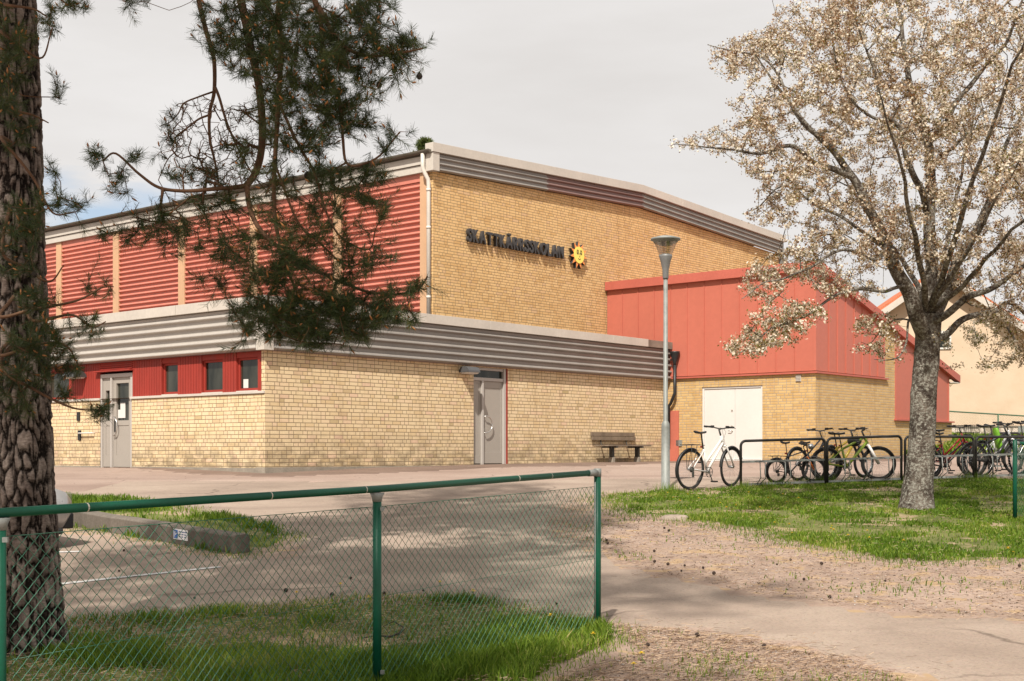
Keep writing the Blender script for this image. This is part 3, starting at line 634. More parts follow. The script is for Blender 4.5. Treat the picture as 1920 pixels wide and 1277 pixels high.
# letter slots and a white rail by the entrance
for pc, (q0, q1) in ((148, (789, 773)), (150, (825, 807))):
    m = MB(); b_ = Lb(pc); bx(m, -.03, .01, b_-.06, b_+.06, Zp(q0, 0, b_), Zp(q1, 0, b_)); part(m, 'letter_slot', M['black'], low)
m = MB(); b_ = Lb(178); b2 = Lb(152); z_ = Zp(812, 0, b_); m.tube([P(.0, b_, z_), P(-.08, b_, z_), P(-.08, b2, z_), P(0, b2, z_)], .016, 8); part(m, 'rail', M['white'], low)
# wall lamps: hooded half cylinders
def wall_lamp(label, cfn, ln):
    """cfn(s,out,z)"""
    t = thing('wall_lamp', label, 'wall lamp', cfn(0, 0, 0), 0, 'hooded wall lamps on the low wing')
    m = MB(); n = 10; r0 = .17
    prof = [(r0*math.cos(R(a_)), .15*math.sin(R(a_))) for a_ in np.linspace(0, 180, n)]
    A_ = [cfn(0, .19+x, z) if False else cfn(-ln/2, .0+(x+r0), z) for x, z in prof]; B_ = [cfn(ln/2, .0+(x+r0), z) for x, z in prof]
    m.add(A_+B_, [(i, i+1, n+i+1, n+i) for i in range(n-1)]+[tuple(range(n))[::-1], tuple(range(n, 2*n))])
    wparent(m.build('hood', M['galv_dark']), t)
    m = MB(); q = [cfn(-ln/2+.04, .06, -.035), cfn(ln/2-.04, .06, -.035), cfn(ln/2-.04, 2*r0-.06, -.035), cfn(-ln/2+.04, 2*r0-.06, -.035)]; q2 = [cfn(-ln/2+.02, .02, -.002), cfn(ln/2-.02, .02, -.002), cfn(ln/2-.02, 2*r0-.02, -.002), cfn(-ln/2+.02, 2*r0-.02, -.002)]
    m.hexa(q+q2); wparent(m.build('lens', M['white']), t)
M['galv_dark'] = paint('dull_zinc', (.095, .095, .097), .5, .15, 4, .2)
al = Ra(871); wall_lamp('hooded grey wall lamp on the brick just left of the closed steel door', lambda s, o_, z: P(al+s, -o_, 1.93+z), .42)
bl = Lb(150); wall_lamp('hooded grey wall lamp on red boarding beside the glazed entrance door', lambda s, o_, z: P(.015-o_, bl+s, 1.80+z), .55)
# ---------------- sports hall
HA, HB = 7.50, 2.26; HE = 26.34; RG = 17.1
hall = thing('sports_hall', 'tall ochre brick sports hall with red corrugated upper bays and shallow gable', 'building', P(HA, HB, 0))
ez, rz_ = 7.44, 7.83                      # wall top under the fascia at eaves and ridge
def gz(a): return ez+(rz_-ez)*(1-abs(a-RG)/(RG-HA)) if a <= RG else ez-.06+(rz_-ez+.06)*(1-(a-RG)/(HE-RG))
m = MB(); wall_a(m, HA, RG, ZG, ez, HB, topf=gz); wall_a(m, RG, HE, ZG, ez, HB, topf=gz)
HL = 34.
wall_b(m, HB, HB+.16, ZG, ez, HA, uo=-9.)
wall_b(m, HB+.16, HL, ZG, 3.2, HA+.02, uo=-9.)
wall_b(m, HB, HL, ZG, ez, HE, out=1); wall_a(m, HA, RG, ZG, ez, HL, topf=gz, out=1); wall_a(m, RG, HE, ZG, ez, HL, topf=gz, out=1)
part(m, 'wall', M['brick_high'], hall)
# corrugated bays between pilasters
pil = [HB+.16+k*3.68 for k in range(9)]; pil = [Lb(797, HA-.03)]+[Lb(p_, HA-.03) for p_ in (632, 475, 340, 217, 110)]
while pil[-1] < HL-3: pil.append(pil[-1]+3.68)
for i, b0 in enumerate(pil):
    m = MB(); m2 = MB(); w_ = .17 if i else .19; bx(m, HA-.035, HA+.08, b0-w_ if i else HB+.162, b0+w_, 3.0, ez+.02)
    if i < len(pil)-1:
        z0, z1 = 3.0, ez-.22; n = 27
        ribs(m2, ribprof(z0, z1, n, .068), lambda o_, s, z: P(HA+.045-o_, s, z), b0+w_+.002, pil[i+1]-w_-.002)
        bx(m2, HA-.0, HA+.06, b0+w_+.002, pil[i+1]-w_-.002, z1+.01, ez+.02); part(m2, 'corrugated_bay', M['salmon'], hall)
    part(m, 'pilaster', M['pilaster'], hall, .004)
# eaves on the left side: two pale boards, gutter
m = MB(); bx(m, HA-.10, HA+.1, HB+.12, HL, ez, ez+.19); bx(m, HA-.14, HA+.1, HB+.12, HL, ez+.205, ez+.42); part(m, 'eaves_board', M['cap'], hall, .004)
m = MB()
gp = [(HA-.14-.085+.085*math.cos(R(t)), ez+.53+.085*math.sin(R(t))) for t in range(180, 361, 20)]
vs = [P(a, HB-.12, z) for a, z in gp]+[P(a, HL, z) for a, z in gp]+[P(a*1.0+.012*(1 if i < 5 else -1), HB-.12, z+.01) for i, (a, z) in enumerate(gp)]+[P(a+.012*(1 if i < 5 else -1), HL, z+.01) for i, (a, z) in enumerate(gp)]
n = len(gp); m.add(vs, [(i, i+1, n+i+1, n+i) for i in range(n-1)]+[(2*n+i, 3*n+i, 3*n+i+1, 2*n+i+1) for i in range(n-1)]+[tuple(range(n)), tuple(range(n, 2*n))])
bx(m, HA-.15, HA+.1, HB-.02, HL, ez+.425, ez+.52)
part(m, 'gutter', M['gutter'], hall)
m = MB()
def rz(a): return gz(a)+.62
def roofslab(a0, a1, z0, z1):
    bx(m, a0, a1, HB-.0, HL+.2, z0-.1, z0, z1-.1, z1)
roofslab(HA-.18, RG, ez+.56, gz(RG)+.56); m2 = m; roofslab(RG+.001, HE+.15, gz(RG)+.56, gz(HE)+.56); part(m, 'roof', M['roof_felt'], hall)
# gable fascia: three ribbed lengths under a pale flashing
b1, b2 = Ra(1027, HB-.12), Ra(1206, HB-.12)
def zoff(a): return gz(a)-ez
def gribs(a0, a1, nm, mat, lab):
    m = MB(); pts = [a0]+([RG] if a0 < RG < a1 else [])+[a1]
    for x0, x1 in zip(pts[:-1], pts[1:]):
        pr = [(o_, z+zoff(x0)) for o_, z in ribprof(ez, ez+.46, 3, .065)]
        ribs(m, pr, lambda o_, s, z: P(s, HB-.085-o_, z), x0, x1, zoff(x1)-zoff(x0))
    part(m, nm, mat, hall, label=lab)
gribs(HA-.02, b1, 'fascia', M['fascia'], 'grey ribbed gable fascia left of the brown length'); gribs(b1+.002, b2, 'fascia', M['brown_metal'], 'dark brown ribbed middle length of the gable fascia'); gribs(b2+.002, HE+.05, 'fascia', M['fascia'], 'grey ribbed gable fascia right of the brown length')
m = MB(); bx(m, HA-.17, HA+.08, HB-.165, HB+.12, ez-.01, ez+.47); part(m, 'corner_trim', M['cap'], hall, .004)
m = MB(); st = [HA-.2, 9.95, 12.2, 14.7, RG, 19.4, 21.9, 24.3, HE+.2]
for i in range(len(st)-1):
    x0, x1 = st[i], st[i+1]; bx(m, x0+.003, x1-.003, HB-.19-.003*(i % 2), HB+.1, ez+.475+zoff(max(x0, HA)), ez+.72+zoff(max(x0, HA)), ez+.475+zoff(min(x1, HE)), ez+.72+zoff(min(x1, HE)))
part(m, 'roof_flashing', M['cap'], hall, .004)
# white downpipe by the corner
m = MB(); ap, bp = HA-.11, HB-.0+.10
m.tube([P(ap-.13, bp+.05, ez+.45), P(ap-.13, bp+.05, ez+.12), P(ap-.12, bp+.04, ez+.02), P(ap-.01, bp-.03, ez-.22), P(ap, bp-.04, ez-.34), P(ap, bp-.04, 3.0)], .055, 12)
for zz in (5.9, 4.05, 6.9): m.tube([P(ap, bp-.04, zz), P(ap, bp-.04, zz+.07)], .063, 12)
part(m, 'downpipe', M['pipe_white'], hall)
m = MB(); bx(m, HE+.08, HE+.2, HB-.1, HB+.02, ez-.5, ez+.5); m.tube([P(HE+.12, HB+.1, ez+.3), P(HE+.12, HB+.1, ez-.15), P(HE+.06, HB+.06, ez-.4), P(HE+.06, HB+.06, 2)], .05, 8); part(m, 'downpipe', M['galv'], hall, label='grey downpipe at the far corner of the gable')
m = MB(); bx(m, HA+.0, Ra(912, HB), HB-.03, HB+.01, 3.2, 3.52); m2 = MB(); part(m, 'wall_flashing', M['red_flash'], hall)
bx(m2, HA+.0, Ra(912, HB), HB-.04, HB+.01, 3.523, 3.57); part(m2, 'flashing_strip', M['galv'], hall)
# ---------------- sign and sun emblem
sgn = thing('school_sign', 'dark grey raised capital letters across the brick gable wall', 'sign', P(Ra(880, HB), HB, 5.9))
M['letter'] = paint('dark_grey_letters', (.045, .042, .042), .5, .1, 3)
txt = 'SKATTKÄRRSSKOLAN'; sa0 = Ra(879.5, HB-.15); sa1 = Ra(1059, HB-.15); zbase = Zp(451, sa0, HB-.15); caph = .335
tmp = []
for ch in txt:
    cu = bpy.data.curves.new('t', 'FONT'); cu.body = ch; cu.size = caph/.69; cu.extrude = .03; cu.offset = .014
    to = bpy.data.objects.new('t', cu); COL.objects.link(to); bpy.context.view_layer.update()
    me = bpy.data.meshes.new_from_object(to.evaluated_get(bpy.context.evaluated_depsgraph_get())); bpy.data.objects.remove(to)
    co = np.array([v.co[:] for v in me.vertices]); tmp.append((me, co[:, 0].min(), co[:, 0].max()))
tw = sum(x1-x0 for _, x0, x1 in tmp); gap = ((sa1-sa0)-tw)/(len(txt)-1)
sx = 1.0
if gap < .055: sx = ((sa1-sa0)-.055*(len(txt)-1))/tw; gap = .055
cur = sa0
for me, x0, x1 in tmp:
    for v in me.vertices:
        x, y, z = v.co; q = P(cur+(x-x0)*sx, HB-.08-z*1.5, zbase+y); v.co = q
    me.materials.clear(); me.materials.append(M['letter']); me.name = 'letter'; me.update()
    o = bpy.data.objects.new('letter', me); COL.objects.link(o); wparent(o, sgn); cur += (x1-x0)*sx+gap
sc = (Ra(1085, HB-.12), Zp(478.5, Ra(1085, HB-.12), HB-.12))
sun_t = thing('sun_emblem', 'yellow smiling sun with orange triangular rays on the gable wall after the lettering', 'emblem', P(sc[0], HB, sc[1]))
def disc(m, r0, r1, o0, o1, n, star=None):
    pts = []
    for i in range(n):
        a_ = 2*math.pi*i/n+R(90); rr = r0 if star is None else (star if i % 2 == 0 else r0); pts.append((sc[0]+rr*math.cos(a_)*-1, sc[1]+rr*math.sin(a_)))
    vs = [P(x, HB-o0, z) for x, z in pts]+[P(x, HB-o1, z) for x, z in pts]
    m.add(vs, [(i, (i+1) % n, n+(i+1) % n, n+i) for i in range(n)]+[tuple(range(n))[::-1], tuple(range(n, 2*n))])
m = MB(); disc(m, .225, 0, .02, .12, 22, .42); wparent(m.build('ray_backing', M['letter']), sun_t)
m = MB(); disc(m, .225, 0, .122, .128, 22, .415); wparent(m.build('rays', paint('orange_rays', (.85, .30, .08), .5, .08, 4)), sun_t)
m = MB(); disc(m, .25, 0, .13, .145, 36); wparent(m.build('disc', paint('yellow_disc', (.88, .70, .14), .5, .06, 4)), sun_t)
m = MB(); o_ = HB-.149
def arc(cx, cz, rx, rz2, t0, t1, n=10): return [P(sc[0]+cx+rx*math.cos(R(t)), o_, sc[1]+cz+rz2*math.sin(R(t))) for t in np.linspace(t0, t1, n)]
for sgx in (-1, 1): m.tube(arc(sgx*.085, .07, .045, .05, 0, 360, 16), .006, 5); m.tube(arc(sgx*.085, .06, .015, .015, 0, 360, 8), .008, 5); m.tube(arc(sgx*.085, .10, .055, .05, 30, 150, 8), .006, 5)
m.tube([P(sc[0]+.01, o_, sc[1]+.06), P(sc[0]+.035, o_, sc[1]-.04), P(sc[0]-.01, o_, sc[1]-.05)], .006, 5); m.tube(arc(0, -.08, .06, .05, 200, 340), .008, 5)
wparent(m.build('face', M['letter']), sun_t)
# ---------------- annex
AB = -4.87; A1 = 25.15; ztop = 5.25; sl = (5.25-2.52)/10.1
annex = thing('annex', 'annex of brick below and red sheet cladding above, its roof sloping down to the right', 'building', P(AE, AB, -.3))
za = lambda a: ztop-.14-sl*(a-AE)
dA0, dA1 = Lb(1429.5, AE), Lb(1316, AE); dz0, dz1 = -.27, 1.87
zc0 = 2.17
m = MB(); wall_b(m, AB, .3, ZG, zc0, AE, [(dA0, dA1, ZG, dz1)], uo=3.); reveal_b(m, (dA0, dA1, ZG, dz1), AE, .10, 3.)
wall_a(m, AE, AE+4.48, ZG, zc0+.0, AB); wall_a(m, AE+4.48, AE+5.22, ZG, 4, AB, topf=za); wall_a(m, AE+5.22, AE+9.44, ZG, .93, AB); wall_a(m, AE+9.44, AE+9.76, ZG, .93, AB)
wall_b(m, AB, 2.2, ZG, .93, AE+9.76, out=1); wall_a(m, AE, AE+9.7, ZG, 2.4, 3.5, out=1)
part(m, 'wall', M['brick_annex'], annex)
m = MB(); bx(m, AE-.02, AE+.3, AB-.02, dA0, ZG, -.255); bx(m, AE-.02, AE+.3, dA1, -.5, ZG, -.28); bx(m, AE+.3, AE+9.74, AB-.02, AB+.3, ZG, -.23); part(m, 'plinth', M['asphalt'], annex)
def panels(m, s0, s1, step, zb, ztf, fn):
    """seamed vertical sheets; fn(s,out,z)"""
    n = max(1, round((s1-s0)/step)); st = (s1-s0)/n
    for i in range(n):
        x0, x1 = s0+i*st+.004, s0+(i+1)*st-.004
        m.hexa([fn(x0,0,zb), fn(x1,0,zb), fn(x1,.03,zb), fn(x0,.03,zb), fn(x0,0,ztf(x0)), fn(x1,0,ztf(x1)), fn(x1,.03,ztf(x1)), fn(x0,.03,ztf(x0))])
        if i: m.hexa([fn(x0-.014,0,zb), fn(x0+.006,0,zb), fn(x0+.006,.052,zb), fn(x0-.014,.052,zb), fn(x0-.014,0,ztf(x0)), fn(x0+.006,0,ztf(x0)), fn(x0+.006,.052,ztf(x0)), fn(x0-.014,.052,ztf(x0))])
m = MB()
panels(m, AB+.05, 2.24, .57, zc0+.05, lambda s: ztop-.2, lambda s, o_, z: P(AE+.01-o_, s, z))
bx(m, AE-.035, AE+.2, AB-.03, AB+.048, zc0+.05, ztop-.2)
bx(m, AE-.03, AE+.05, -.40, -.0, ZG, 1.2)
part(m, 'front_cladding', M['red_clad'], annex, label='sunlit red sheet cladding with upright seams')
m = MB()
panels(m, AE+.22, AE+4.48, .55, zc0+.05, za, lambda s, o_, z: P(s, AB+.01-o_, z)); panels(m, AE+5.22, AE+9.44, 1.4, .98, za, lambda s, o_, z: P(s, AB+.01-o_, z))
bx(m, AE+9.44-.06, AE+9.44, AB-.04, 2.2, .98, za(AE+9.44))
part(m, 'side_cladding', M['red_clad'], annex, label='red sheet cladding under the sloping verge')
m = MB(); bx(m, AE-.08, AE+.1, AB-.08, 2.24, zc0-.02, zc0+.03); bx(m, AE+.1, AE+4.62, AB-.08, AB+.1, zc0-.02, zc0+.03); bx(m, AE+5.16, AE+9.78, AB-.09, AB+.1, .93, .975); part(m, 'drip_flashing', M['red_flash'], annex)
m = MB(); bx(m, AE-.14, AE+.1, AB-.14, 2.24, ztop-.26, ztop); part(m, 'roof_flashing', M['red_flash'], annex, .004)
m = MB(); x0, x1 = AE+.1, AE+10.1
bx(m, x0, x1, AB-.16, AB+.02, ztop-sl*.1-.24, ztop-sl*.1, ztop-sl*10.1-.24, ztop-sl*10.1)
part(m, 'verge', M['red_flash'], annex, .004)
m = MB(); bx(m, x0, x1, AB+.022, 3.5, ztop-sl*.1-.12, ztop-sl*.1-.02, ztop-sl*10.1-.12, ztop-sl*10.1-.02); part(m, 'roof', M['red_clad'], annex)
m = MB(); bx(m, AE+9.46, x1-.02, AB-.14, 2, za(AE+10)-.16, za(AE+10)-.12); part(m, 'soffit', M['cap'], annex)
# white double doors
m = MB(); t_ = .06
bx(m, AE+.03, AE+.095, dA0, dA0+t_, dz0, dz1); bx(m, AE+.03, AE+.095, dA1-t_, dA1, dz0, dz1); bx(m, AE+.03, AE+.095, dA0+t_, dA1-t_, dz1-t_, dz1); bx(m, AE-.03, AE+.095, dA0-.0, dA1+.0, dz0-.1, dz0)
part(m, 'door_frame', M['white'], annex, .004, 'white frame round the double doors')
mid = dA0+(dA1-dA0)*.46
for k, (s0, s1) in enumerate(((dA0+t_+.003, mid-.004), (mid+.004, dA1-t_-.003))):
    m = MB(); bx(m, AE+.055, AE+.095, s0, s1, dz0+.01, dz1-t_-.004); d_ = part(m, 'door', M['white'], annex, .004, ('plain white right leaf of the double doors', 'white left leaf of the double doors with lock and handle')[k])
    if k:
        for q in (1.42, .96, .82):
            m = MB(); m.tube([P(AE+.06, mid+.09, q-.25), P(AE+.03, mid+.09, q-.25)], .022, 8); h_ = m.build('lock_cylinder', M['steel']); h_.parent = d_
        m = MB(); m.tube([P(AE+.05, mid+.09, .57), P(AE+.0, mid+.09, .57), P(AE+.0, mid+.2, .575)], .01, 6); h_ = m.build('door_handle', M['steel']); h_.parent = d_
b_ = Lb(1497.5, AE); m = MB(); bx(m, AE-.025, AE+.01, b_-.08, b_+.08, 1.93, 2.12)
for k in range(4): bx(m, AE-.04, AE-.026, b_-.07, b_+.07, 1.95+k*.04, 1.965+k*.04)
part(m, 'vent_grille', M['cap'], annex)
b_ = Lb(1273.5, AE); m = MB(); bx(m, AE-.03, AE+.01, b_-.10, b_+.10, .13, .32); part(m, 'meter_box', M['galv'], annex, .006)
# ---------------- cream house behind
hp = Vector(((1758-CX)/F*54, 54)); hd = Vector((.995, -.10)).normalized(); hn = Vector((-hd.y, hd.x))
def HP(s, t, z): v = hp+hd*s+hn*t; return Vector((v.x, v.y, z))
hz_ = (HY-512)/F*54; ev = hz_-.70*5.6
g = NG('cream_render'); p_ = g.pos(); n_ = g.noise(p_, .8, 8, .6); c_ = g.mix(g.mr(n_, .35, .7), (.54, .41, .29), (.60, .475, .35))
vn = g.noise(p_, 2.6, 3, .6); holes = g.mr(vn, .70, .715); c_ = g.mix(holes, c_, (.33, .24, .16)); g.bump(g.noise(p_, 5, 6), .4, .02); M['render'] = g.fin(c_, .9, 0, .1)
g = NG('peeling_plinth'); p_ = g.pos(); n_ = g.noise(p_, 1.2, 7, .65); c_ = g.ramp(n_, [(.42, (.58, .50, .42)), (.50, (.55, .46, .38)), (.52, (.30, .25, .19)), (.7, (.36, .29, .21))]); g.bump(n_, .6, .03); M['plinth'] = g.fin(c_, .95, 0, .1)
g = NG('roof_tile'); u_ = g.obj(); wv = g.n('ShaderNodeTexWave', {'Vector': u_, 'Scale': 2.2, 'Distortion': .3}, wave_type='BANDS', bands_direction='X').outputs['Fac']; g.bump(wv, .8, .04); M['tile'] = g.fin(g.mix(g.noise(u_, 3, 4), (.42, .12, .055), (.60, .20, .10)), .8, 0, .2)
house = thing('cream_house', 'cream rendered house with orange tiled gable roof behind the blossom tree', 'building', HP(0, 0, .4))
m = MB(); hw = 5.2; zb = 1.02; dp = 9
m.add([HP(-hw,0,zb), HP(hw,0,zb), HP(hw,0,hz_-.70*hw-.05), HP(0,0,hz_-.05), HP(-hw,0,hz_-.70*hw-.05), HP(-hw,dp,zb), HP(hw,dp,zb), HP(hw,dp,hz_-.70*hw-.05), HP(0,dp,hz_-.05), HP(-hw,dp,hz_-.70*hw-.05)], [(0,1,2,3,4), (9,8,7,6,5), (0,4,9,5), (1,6,7,2), (4,3,8,9), (3,2,7,8)])
part(m, 'wall', M['render'], house)
def hbox(m, s0, s1, t0, t1, z0, z1): m.hexa([HP(s0,t1,z0), HP(s0,t0,z0), HP(s1,t0,z0), HP(s1,t1,z0), HP(s0,t1,z1), HP(s0,t0,z1), HP(s1,t0,z1), HP(s1,t1,z1)])
m = MB(); hbox(m, -hw-.06, hw+.06, -.07, dp, -.6, zb-.05); part(m, 'plinth', M['plinth'], house)
m = MB(); hbox(m, -hw-.09, hw+.09, -.10, dp, zb-.049, zb+.01); part(m, 'plinth_ledge', M['cap_old'], house)
for sg in (-1, 1):
    m = MB(); e_ = hw+.75
    def rp(s, t, dz): return HP(sg*s, t, hz_-.70*s+dz)
    m.hexa([rp(0,-.55,.02), rp(e_,-.55,.02), rp(e_,dp+.5,.02), rp(0,dp+.5,.02), rp(0,-.55,.2), rp(e_,-.55,.2), rp(e_,dp+.5,.2), rp(0,dp+.5,.2)]); part(m, 'roof', M['tile'], house)
    m = MB(); m.hexa([rp(0,-.60,-.2), rp(e_,-.60,-.2), rp(e_,-.552,-.2), rp(0,-.552,-.2), rp(0,-.60,.10), rp(e_,-.60,.10), rp(e_,-.552,.10), rp(0,-.552,.10)]); part(m, 'bargeboard', M['cap'], house)
    m = MB(); m.hexa([rp(0,-.55,-.08), rp(e_,-.55,-.08), rp(e_,0,-.08), rp(0,0,-.08), rp(0,-.55,.018), rp(e_,-.55,.018), rp(e_,0,.018), rp(0,0,.018)]); part(m, 'soffit', M['render'], house)
# rear wing whose tiles show to the right of the gable
m = MB(); m.hexa([HP(.9,2.5,hz_-.35), HP(.9,4.5,hz_-.3), HP(9.6,4.5,hz_-2.9), HP(9.6,2.5,hz_-4.6), HP(.9,2.5,hz_-.1), HP(.9,4.5,hz_+.1), HP(9.6,4.5,hz_-2.6), HP(9.6,2.5,hz_-4.4)])
m = MB(); hbox(m, 1.02, 1.62, 3.2, 4.0, hz_-1.2, hz_+.32); hbox(m, .96, 1.68, 3.14, 4.06, hz_+.322, hz_+.42); part(m, 'chimney', paint('chimney_brick', (.50, .15, .07), .9, .25, 8), house)
m = MB(); s_ = -.02; hbox(m, s_, s_+.56, -.05, .02, 4.2, 4.27); hbox(m, s_, s_+.56, -.08, .02, 4.86, 4.96); hbox(m, s_, s_+.07, -.05, .02, 4.27, 4.86); hbox(m, s_+.49, s_+.56, -.05, .02, 4.27, 4.86); wi = part(m, 'window', M['white'], house)
m = MB(); hbox(m, s_+.07, s_+.49, -.03, -.02, 4.27, 4.86); p_ = m.build('pane', M['glass']); p_.parent = wi
m = MB(); b_ = (1908-1758)/F*54; hbox(m, b_-.12, b_+.12, -.14, -.07, .62, 1.0); part(m, 'meter_box', M['galv'], house)
# ------------------------------------------------------------------ street lamp
lp = G(1248, 921); lz = lp.z
M['clear'] = None
g = NG('clear_shade'); g.b.inputs['Transmission Weight'].default_value = 1.0; g.b.inputs['IOR'].default_value = 1.15; g.fin((.93, .90, .86), .06, 0, .5)
tr = g.n('ShaderNodeBsdfTransparent', {'Color': (.88, .86, .83, 1)}); gl = g.n('ShaderNodeBsdfGlossy', {'Roughness': .15, 'Color': (.8, .8, .8, 1)}); ms = g.n('ShaderNodeMixShader', {0: .18})
g.t.links.new(tr.outputs[0], ms.inputs[1]); g.t.links.new(gl.outputs[0], ms.inputs[2]); g.t.links.new(ms.outputs[0], g.o.inputs[0]); M['clear'] = g.mat
t = thing('street_lamp', 'galvanised lamp post with a clear cone-shaped lantern beside the white bicycle', 'street lamp', lp)
m = MB(); m.lathe([(.11, -.05), (.11, .02), (.075, .025), (.072, 1.08), (.068, 1.15), (.045, 1.19), (.040, 1.2), (.036, 3.7)], 20, (0, 0, 0)); m.build('pole', M['galv'], t)
m = MB(); m.lathe([(.115, -.06), (.115, -.02)], 20); 
m = MB(); m.lathe([(.046, 3.62), (.05, 3.64), (.056, 3.78), (.085, 3.92), (.112, 4.00), (.113, 4.03), (.05, 4.035)], 24); m.build('lantern_base', paint('grey_lantern', (.20, .20, .195), .45, .1, 4, .3), t)
m = MB(); m.smooth = True; m.lathe([(.108, 4.035), (.207, 4.27)], 28, cap=False); m.lathe([(.203, 4.27), (.104, 4.035)], 28, cap=False); m.build('clear_shade', M['clear'], t)
m = MB(); m.lathe([(.06, 4.036), (.075, 4.05), (.03, 4.062)], 20); m.build('lamp_reflector', M['white'], t)
m = MB(); m.lathe([(.20, 4.24), (.215, 4.272), (.255, 4.285), (.25, 4.315), (.14, 4.345), (.02, 4.352)], 28); m.lathe([(.17, 4.24), (.11, 4.2), (.02, 4.235)], 20); m.build('lamp_cap', M['galv'], t)
# ------------------------------------------------------------------ bench by the long facade
M['old_wood'] = paint('weathered_bench_wood', (.215, .165, .12), .85, .35, 4, 0, .003, .1, True)
M['iron'] = paint('dark_cast_iron', (.06, .057, .05), .7, .3, 7)
bc = P(Ra(1167, -.35), -.35, 0); zb = Hh(bc.x, bc.y)+.03
t = thing('park_bench', 'weathered wooden bench with cast legs standing against the pale brick wall', 'bench', (bc.x, bc.y, zb), math.atan2(T.y, T.x))
L_ = 1.05       # local x along the wall, local y towards the wall
for k in range(2):
    m = MB(); m.box(-L_, L_, .30-.03*k+.0, .345-.03*k, .60+.115*(1-k), .705+.115*(1-k)); m.build('back_slat', M['old_wood'], t, .006)
for k in range(3):
    m = MB(); m.box(-L_, L_, -.28+k*.165, -.13+k*.165, .43, .47); m.build('seat_slat', M['old_wood'], t, .006)
for sx in (-.62, .62):
    m = MB(); m.box(sx-.05, sx+.05, -.14, -.02, -.05, .40); m.box(sx-.04, sx+.04, -.28, .24, .385, .429); l_ = m.build('leg', M['iron'], t, .01)
    m = MB(); m.box(sx-.062, sx+.062, -.155, -.005, -.05, .13); f_ = m.build('foot', M['concrete'], t, .012); f_.parent = l_
    m = MB(); m.tube([(sx, .22, .40), (sx, .30, .52), (sx, .335, .80)], .018, 8); b_ = m.build('back_support', M['iron'], t)
# ------------------------------------------------------------------ chain-link fences
M['chip'] = paint('bare_metal_chip', (.55, .5, .42), .6)
M['green'] = paint('green_powder_coat', (.003, .075, .040), .42, .2, 4, 0, 0, .3)
M['green_wire'] = paint('green_coated_wire', (.022, .125, .072), .38, .1, 6, 0, 0, .5)
def chainlink(mb, A, B, za, zb_, ha, hb_, pitch=.07, r=.0021, n=4):
    """zigzag wires from A to B; za/zb_: bottom heights, ha/hb_: top heights"""
    A = Vector(A); B = Vector(B); d = B-A; L = d.length; d.normalize(); nr = Vector((-d.y, d.x)); k = int(L/pitch*2)
    rows = int((max(ha-za, hb_-zb_))/(pitch/2))
    for i in range(-0, k):
        x0 = i*pitch/2; pts = []
        for j in range(rows+1):
            s = x0+(0 if (j+i) % 2 == 0 else pitch/2)
            if i % 2: pass
            s = (i-(i % 2))*pitch/2+((j % 2)*pitch/2 if i % 2 == 0 else pitch-(j % 2)*pitch/2)
            if s > L: break
            f = s/L; top = ha+(hb_-ha)*f; z = top-j*pitch/2; off = .0018 if ((j+i) % 2 == 0) else -.0018
            p = A+d*s+nr*off; pts.append((p.x, p.y, z))
        if i % 2 == 0 and len(pts) > 1: mb.tube(pts, r, n, cap=False)
def chain2(mb, A, B, ba, bb_, ta, tb, pitch=.06, r=.0021, n=4):
    A = Vector(A); B = Vector(B); d = B-A; L = d.length; d.normalize(); nr = Vector((-d.y, d.x)); h = pitch/2
    for i in range(int(L/h)-0):       # each wire zigzags in its own column between i*h and (i+1)*h, neighbours hook at the knees
        pts = []; j = 0
        while True:
            s = i*h+(h if (j+i) % 2 else 0); f = s/L; z = ta+(tb-ta)*f-j*h
            if z < ba+(bb_-ba)*f: break
            o_ = .0017*(1 if (j+i) % 2 else -1); p = A+d*s+nr*o_; pts.append((p.x, p.y, z)); j += 1
        if len(pts) > 1: mb.tube(pts, r, n, cap=False)
fd = Vector((-1.418, -1.994))
fp = [Vector((.63, 9.6))+fd*k for k in range(4)]
ft = [-.161, -.224, -.268, -.315]; fg = [Hh(p.x, p.y)+.02 for p in fp]; fg[0] = -1.345
fence = thing('chain_link_fence', 'low green chain-link fence with round top rail crossing the left foreground', 'fence', (fp[0].x, fp[0].y, fg[0]))
def wp(m, name, mat, root, bevel=0, label=None):
    o = wparent(m.build(name, mat, None, bevel), root)
    if label: o['label'] = label
    return o
for k in range(4):
    m = MB(); p = fp[k]; m.lathe([(.026, fg[k]-.1), (.026, ft[k]-(.024 if k else .0))], 16, (p.x, p.y, 0)); po = wp(m, 'post', M['green'], fence)
    m = MB()
    if k: m.lathe([(.027, ft[k]-.075), (.031, ft[k]-.05), (.044, ft[k]-.022)], 14, (p.x, p.y, 0)); c_ = m.build('rail_saddle', M['galv']); c_.parent = po
    else:
        m.lathe([(.029, ft[0]-.03), (.029, ft[0]+.028), (.02, ft[0]+.03)], 14, (p.x, p.y, 0)); e_ = fd.normalized(); m.tube([(p.x+e_.x*.02, p.y+e_.y*.02, ft[0]-.001), (p.x+e_.x*.13, p.y+e_.y*.13, ft[0]-.003)], .0245, 14); c_ = m.build('end_clamp', M['galv']); c_.parent = po
    if k: 
        m = MB(); q = p+Vector((.03, .0)); 
        for zz in (ft[k]-.125, fg[k]+.10): m.box(p.x+.022, p.x+.045, p.y-.035, p.y-.018, zz, zz+.022)
        c_ = m.build('wire_clip', M['galv']); c_.parent = po
m = MB(); pts = [(fp[k].x, fp[k].y, ft[k]) for k in range(4)]; e_ = fd.normalized()
pts[0] = (fp[0].x+e_.x*.05, fp[0].y+e_.y*.05, ft[0]-.001); m.tube(pts, .0212, 18)
rail = wp(m, 'top_rail', M['green'], fence)
